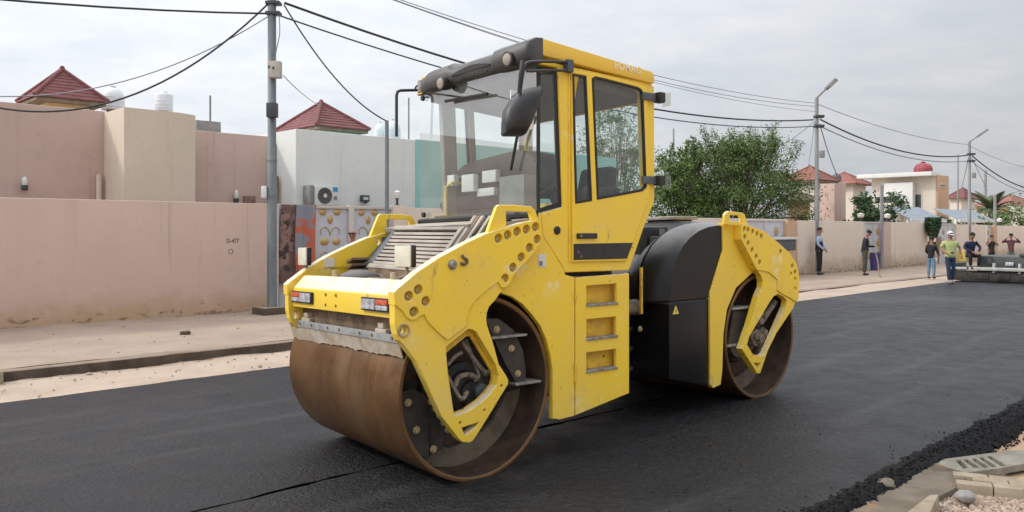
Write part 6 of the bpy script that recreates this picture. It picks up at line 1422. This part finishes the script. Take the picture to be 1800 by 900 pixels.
    if glasses:
        b = MB()
        for sx in (-.036, .036): b.box(h1+fw*.108+V(sx, 0, 0)+fc*.012, (.058, .012, .036), (V(1, 0, 0), fw, fc))
        for sx in (-.078, .078): b.box(h1+fw*.045+V(sx, 0, 0)+fc*.014, (.008, .12, .010), (V(1, 0, 0), fw, fc))
        put_('sunglasses', b.mesh('g'), M['gasket'])
    return T
def facing(dx, dy): return math.atan2(dy, dx)-PI/2
def hgt(px, py, p): return CH-(py-HY)/FPX*p.y-p.z
g = gnd(1440, 483, .02); person('man in dark vest over pale blue shirt standing with hands joined, beside the lamp pole', g, hgt(1440, 402, g), facing(.80, -.6), (.36, .46, .58), (.016, .016, .018), vest=(.018, .022, .04), armL=[(-.27, .03, 1.16), (-.10, .22, .96)], armR=[(.27, .03, 1.16), (.08, .22, .95)])
g2 = gnd(1520, 484, .02); person('man in dark jacket and olive trousers looking down at a phone, left of the barrel', g2, hgt(1520, 405.5, g2), facing(.86, -.5), (.022, .026, .032), (.075, .075, .058), lean=.10, headpitch=.55, armL=[(-.24, .10, 1.14), (-.08, .38, 1.14)], armR=[(.26, .0, 1.15), (.24, .16, .92)])
g3 = gnd(1637, 490, .0); person('short man in black jacket, blue jeans and dark cap, seen from the side', g3, hgt(1637, 418, g3), facing(.75, .66), (.018, .018, .022), (.15, .26, .40), hair='cap', armL=[(-.24, .06, 1.14), (-.14, .32, 1.02)], armR=[(.25, .06, 1.12), (.18, .34, 1.02)])
g4 = gnd(1670, 497.5, .005); person('stout man in pale lime shirt and white cap walking with a yellow bag', g4, hgt(1670, 409, g4), facing(-.02, -1), (.46, .51, .22), (.022, .045, .085), shoe=(.30, .28, .26), sleeve='short', hair='cap', haircol=(.66, .68, .72), build=1.22, armL=[(-.36, -.02, 1.20), (-.34, .10, .98)], armR=[(.35, .0, 1.18), (.16, .26, 1.02)],
    legs=([Vector((-.10, 0, .90)), Vector((-.10, .05, .50)), Vector((-.08, -.02, .085))], [Vector((.10, 0, .90)), Vector((.10, .10, .50)), Vector((.08, .10, .085))]))
pb_ = g4+Vector((.36, .02, .86)); b = MB(); b.hexa([pb_+Vector(q) for q in ((-.11, -.06, -.20), (.11, -.06, -.20), (.11, .06, -.20), (-.11, .06, -.20), (-.09, -.02, .15), (.09, -.02, .15), (.09, .02, .15), (-.09, .02, .15))]); o = b.build('bag', M['warning'], org=pb_, bevel=.03); tag(o, 'yellow carrier bag held at the side of the man in lime', 'bag')
ph_ = g4+Vector((-.08, -.27, .93)); o = MB().box(ph_, (.10, .02, .05)).build('phone', M['gasket'], org=ph_, bevel=.004); tag(o, 'dark phone held in the hand of the man in lime', 'phone')
g5 = ST(28.72, 8.72, 0); g5.z = .40
person('man in navy jacket sitting on the deck of the paving machine', g5, 1.50, facing(-.05, -1), (.016, .020, .055), (.014, .014, .018), sit=True, lean=.22, headpitch=.25, armL=[(-.30, .18, .78), (-.10, .42, .62)], armR=[(.30, .18, .78), (.10, .42, .62)])
g6 = at(1743, 520, 33.5); g6.z = 0; person('man in black shirt behind the paving machine with hands raised to his face', g6, hgt(1743, 415, g6), facing(-.25, -1), (.02, .022, .026), (.02, .02, .025), sleeve='short', armL=[(-.30, .14, 1.26), (-.06, .16, 1.52)], armR=[(.30, .14, 1.26), (.06, .16, 1.52)])
g7 = at(1777, 520, 34.5); g7.z = 0; person('man in reddish checked shirt behind the paving machine with both arms up', g7, hgt(1777, 412, g7), facing(-.35, -1), (.13, .055, .06), (.14, .14, .15), hair='cap', haircol=(.02, .02, .02), armL=[(-.42, .04, 1.34), (-.20, .16, 1.56)], armR=[(.42, .04, 1.34), (.20, .16, 1.56)])
red = pm('sunburnt_skin', (.36, .15, .11), (.30, .12, .09), 20, .5)
g8 = ST(s_at(620, 13.7), 13.7, .12); person('bald man in dark sunglasses at the gate, only his head above the roller', g8, hgt(620, 404.5, g8), facing(-.05, -1), (.30, .32, .36), (.05, .05, .06), hair='none', glasses=True, skin=red)
# hose held by the man with the phone
hp0 = g2+Vector((.32, -.14, .82)); hp3 = gnd(1548, 487, .03)
o = MB().tube(catmull([hp0, hp0.lerp(hp3, .4)+Vector((.02, 0, -.04)), hp0.lerp(hp3, .8)+Vector((-.03, 0, -.02)), hp3], 5), .022, 8).build('rake_handle', M['brown_print'], org=hp0); tag(o, 'brown stick slanting to the ground from the man looking at his phone', 'stick')
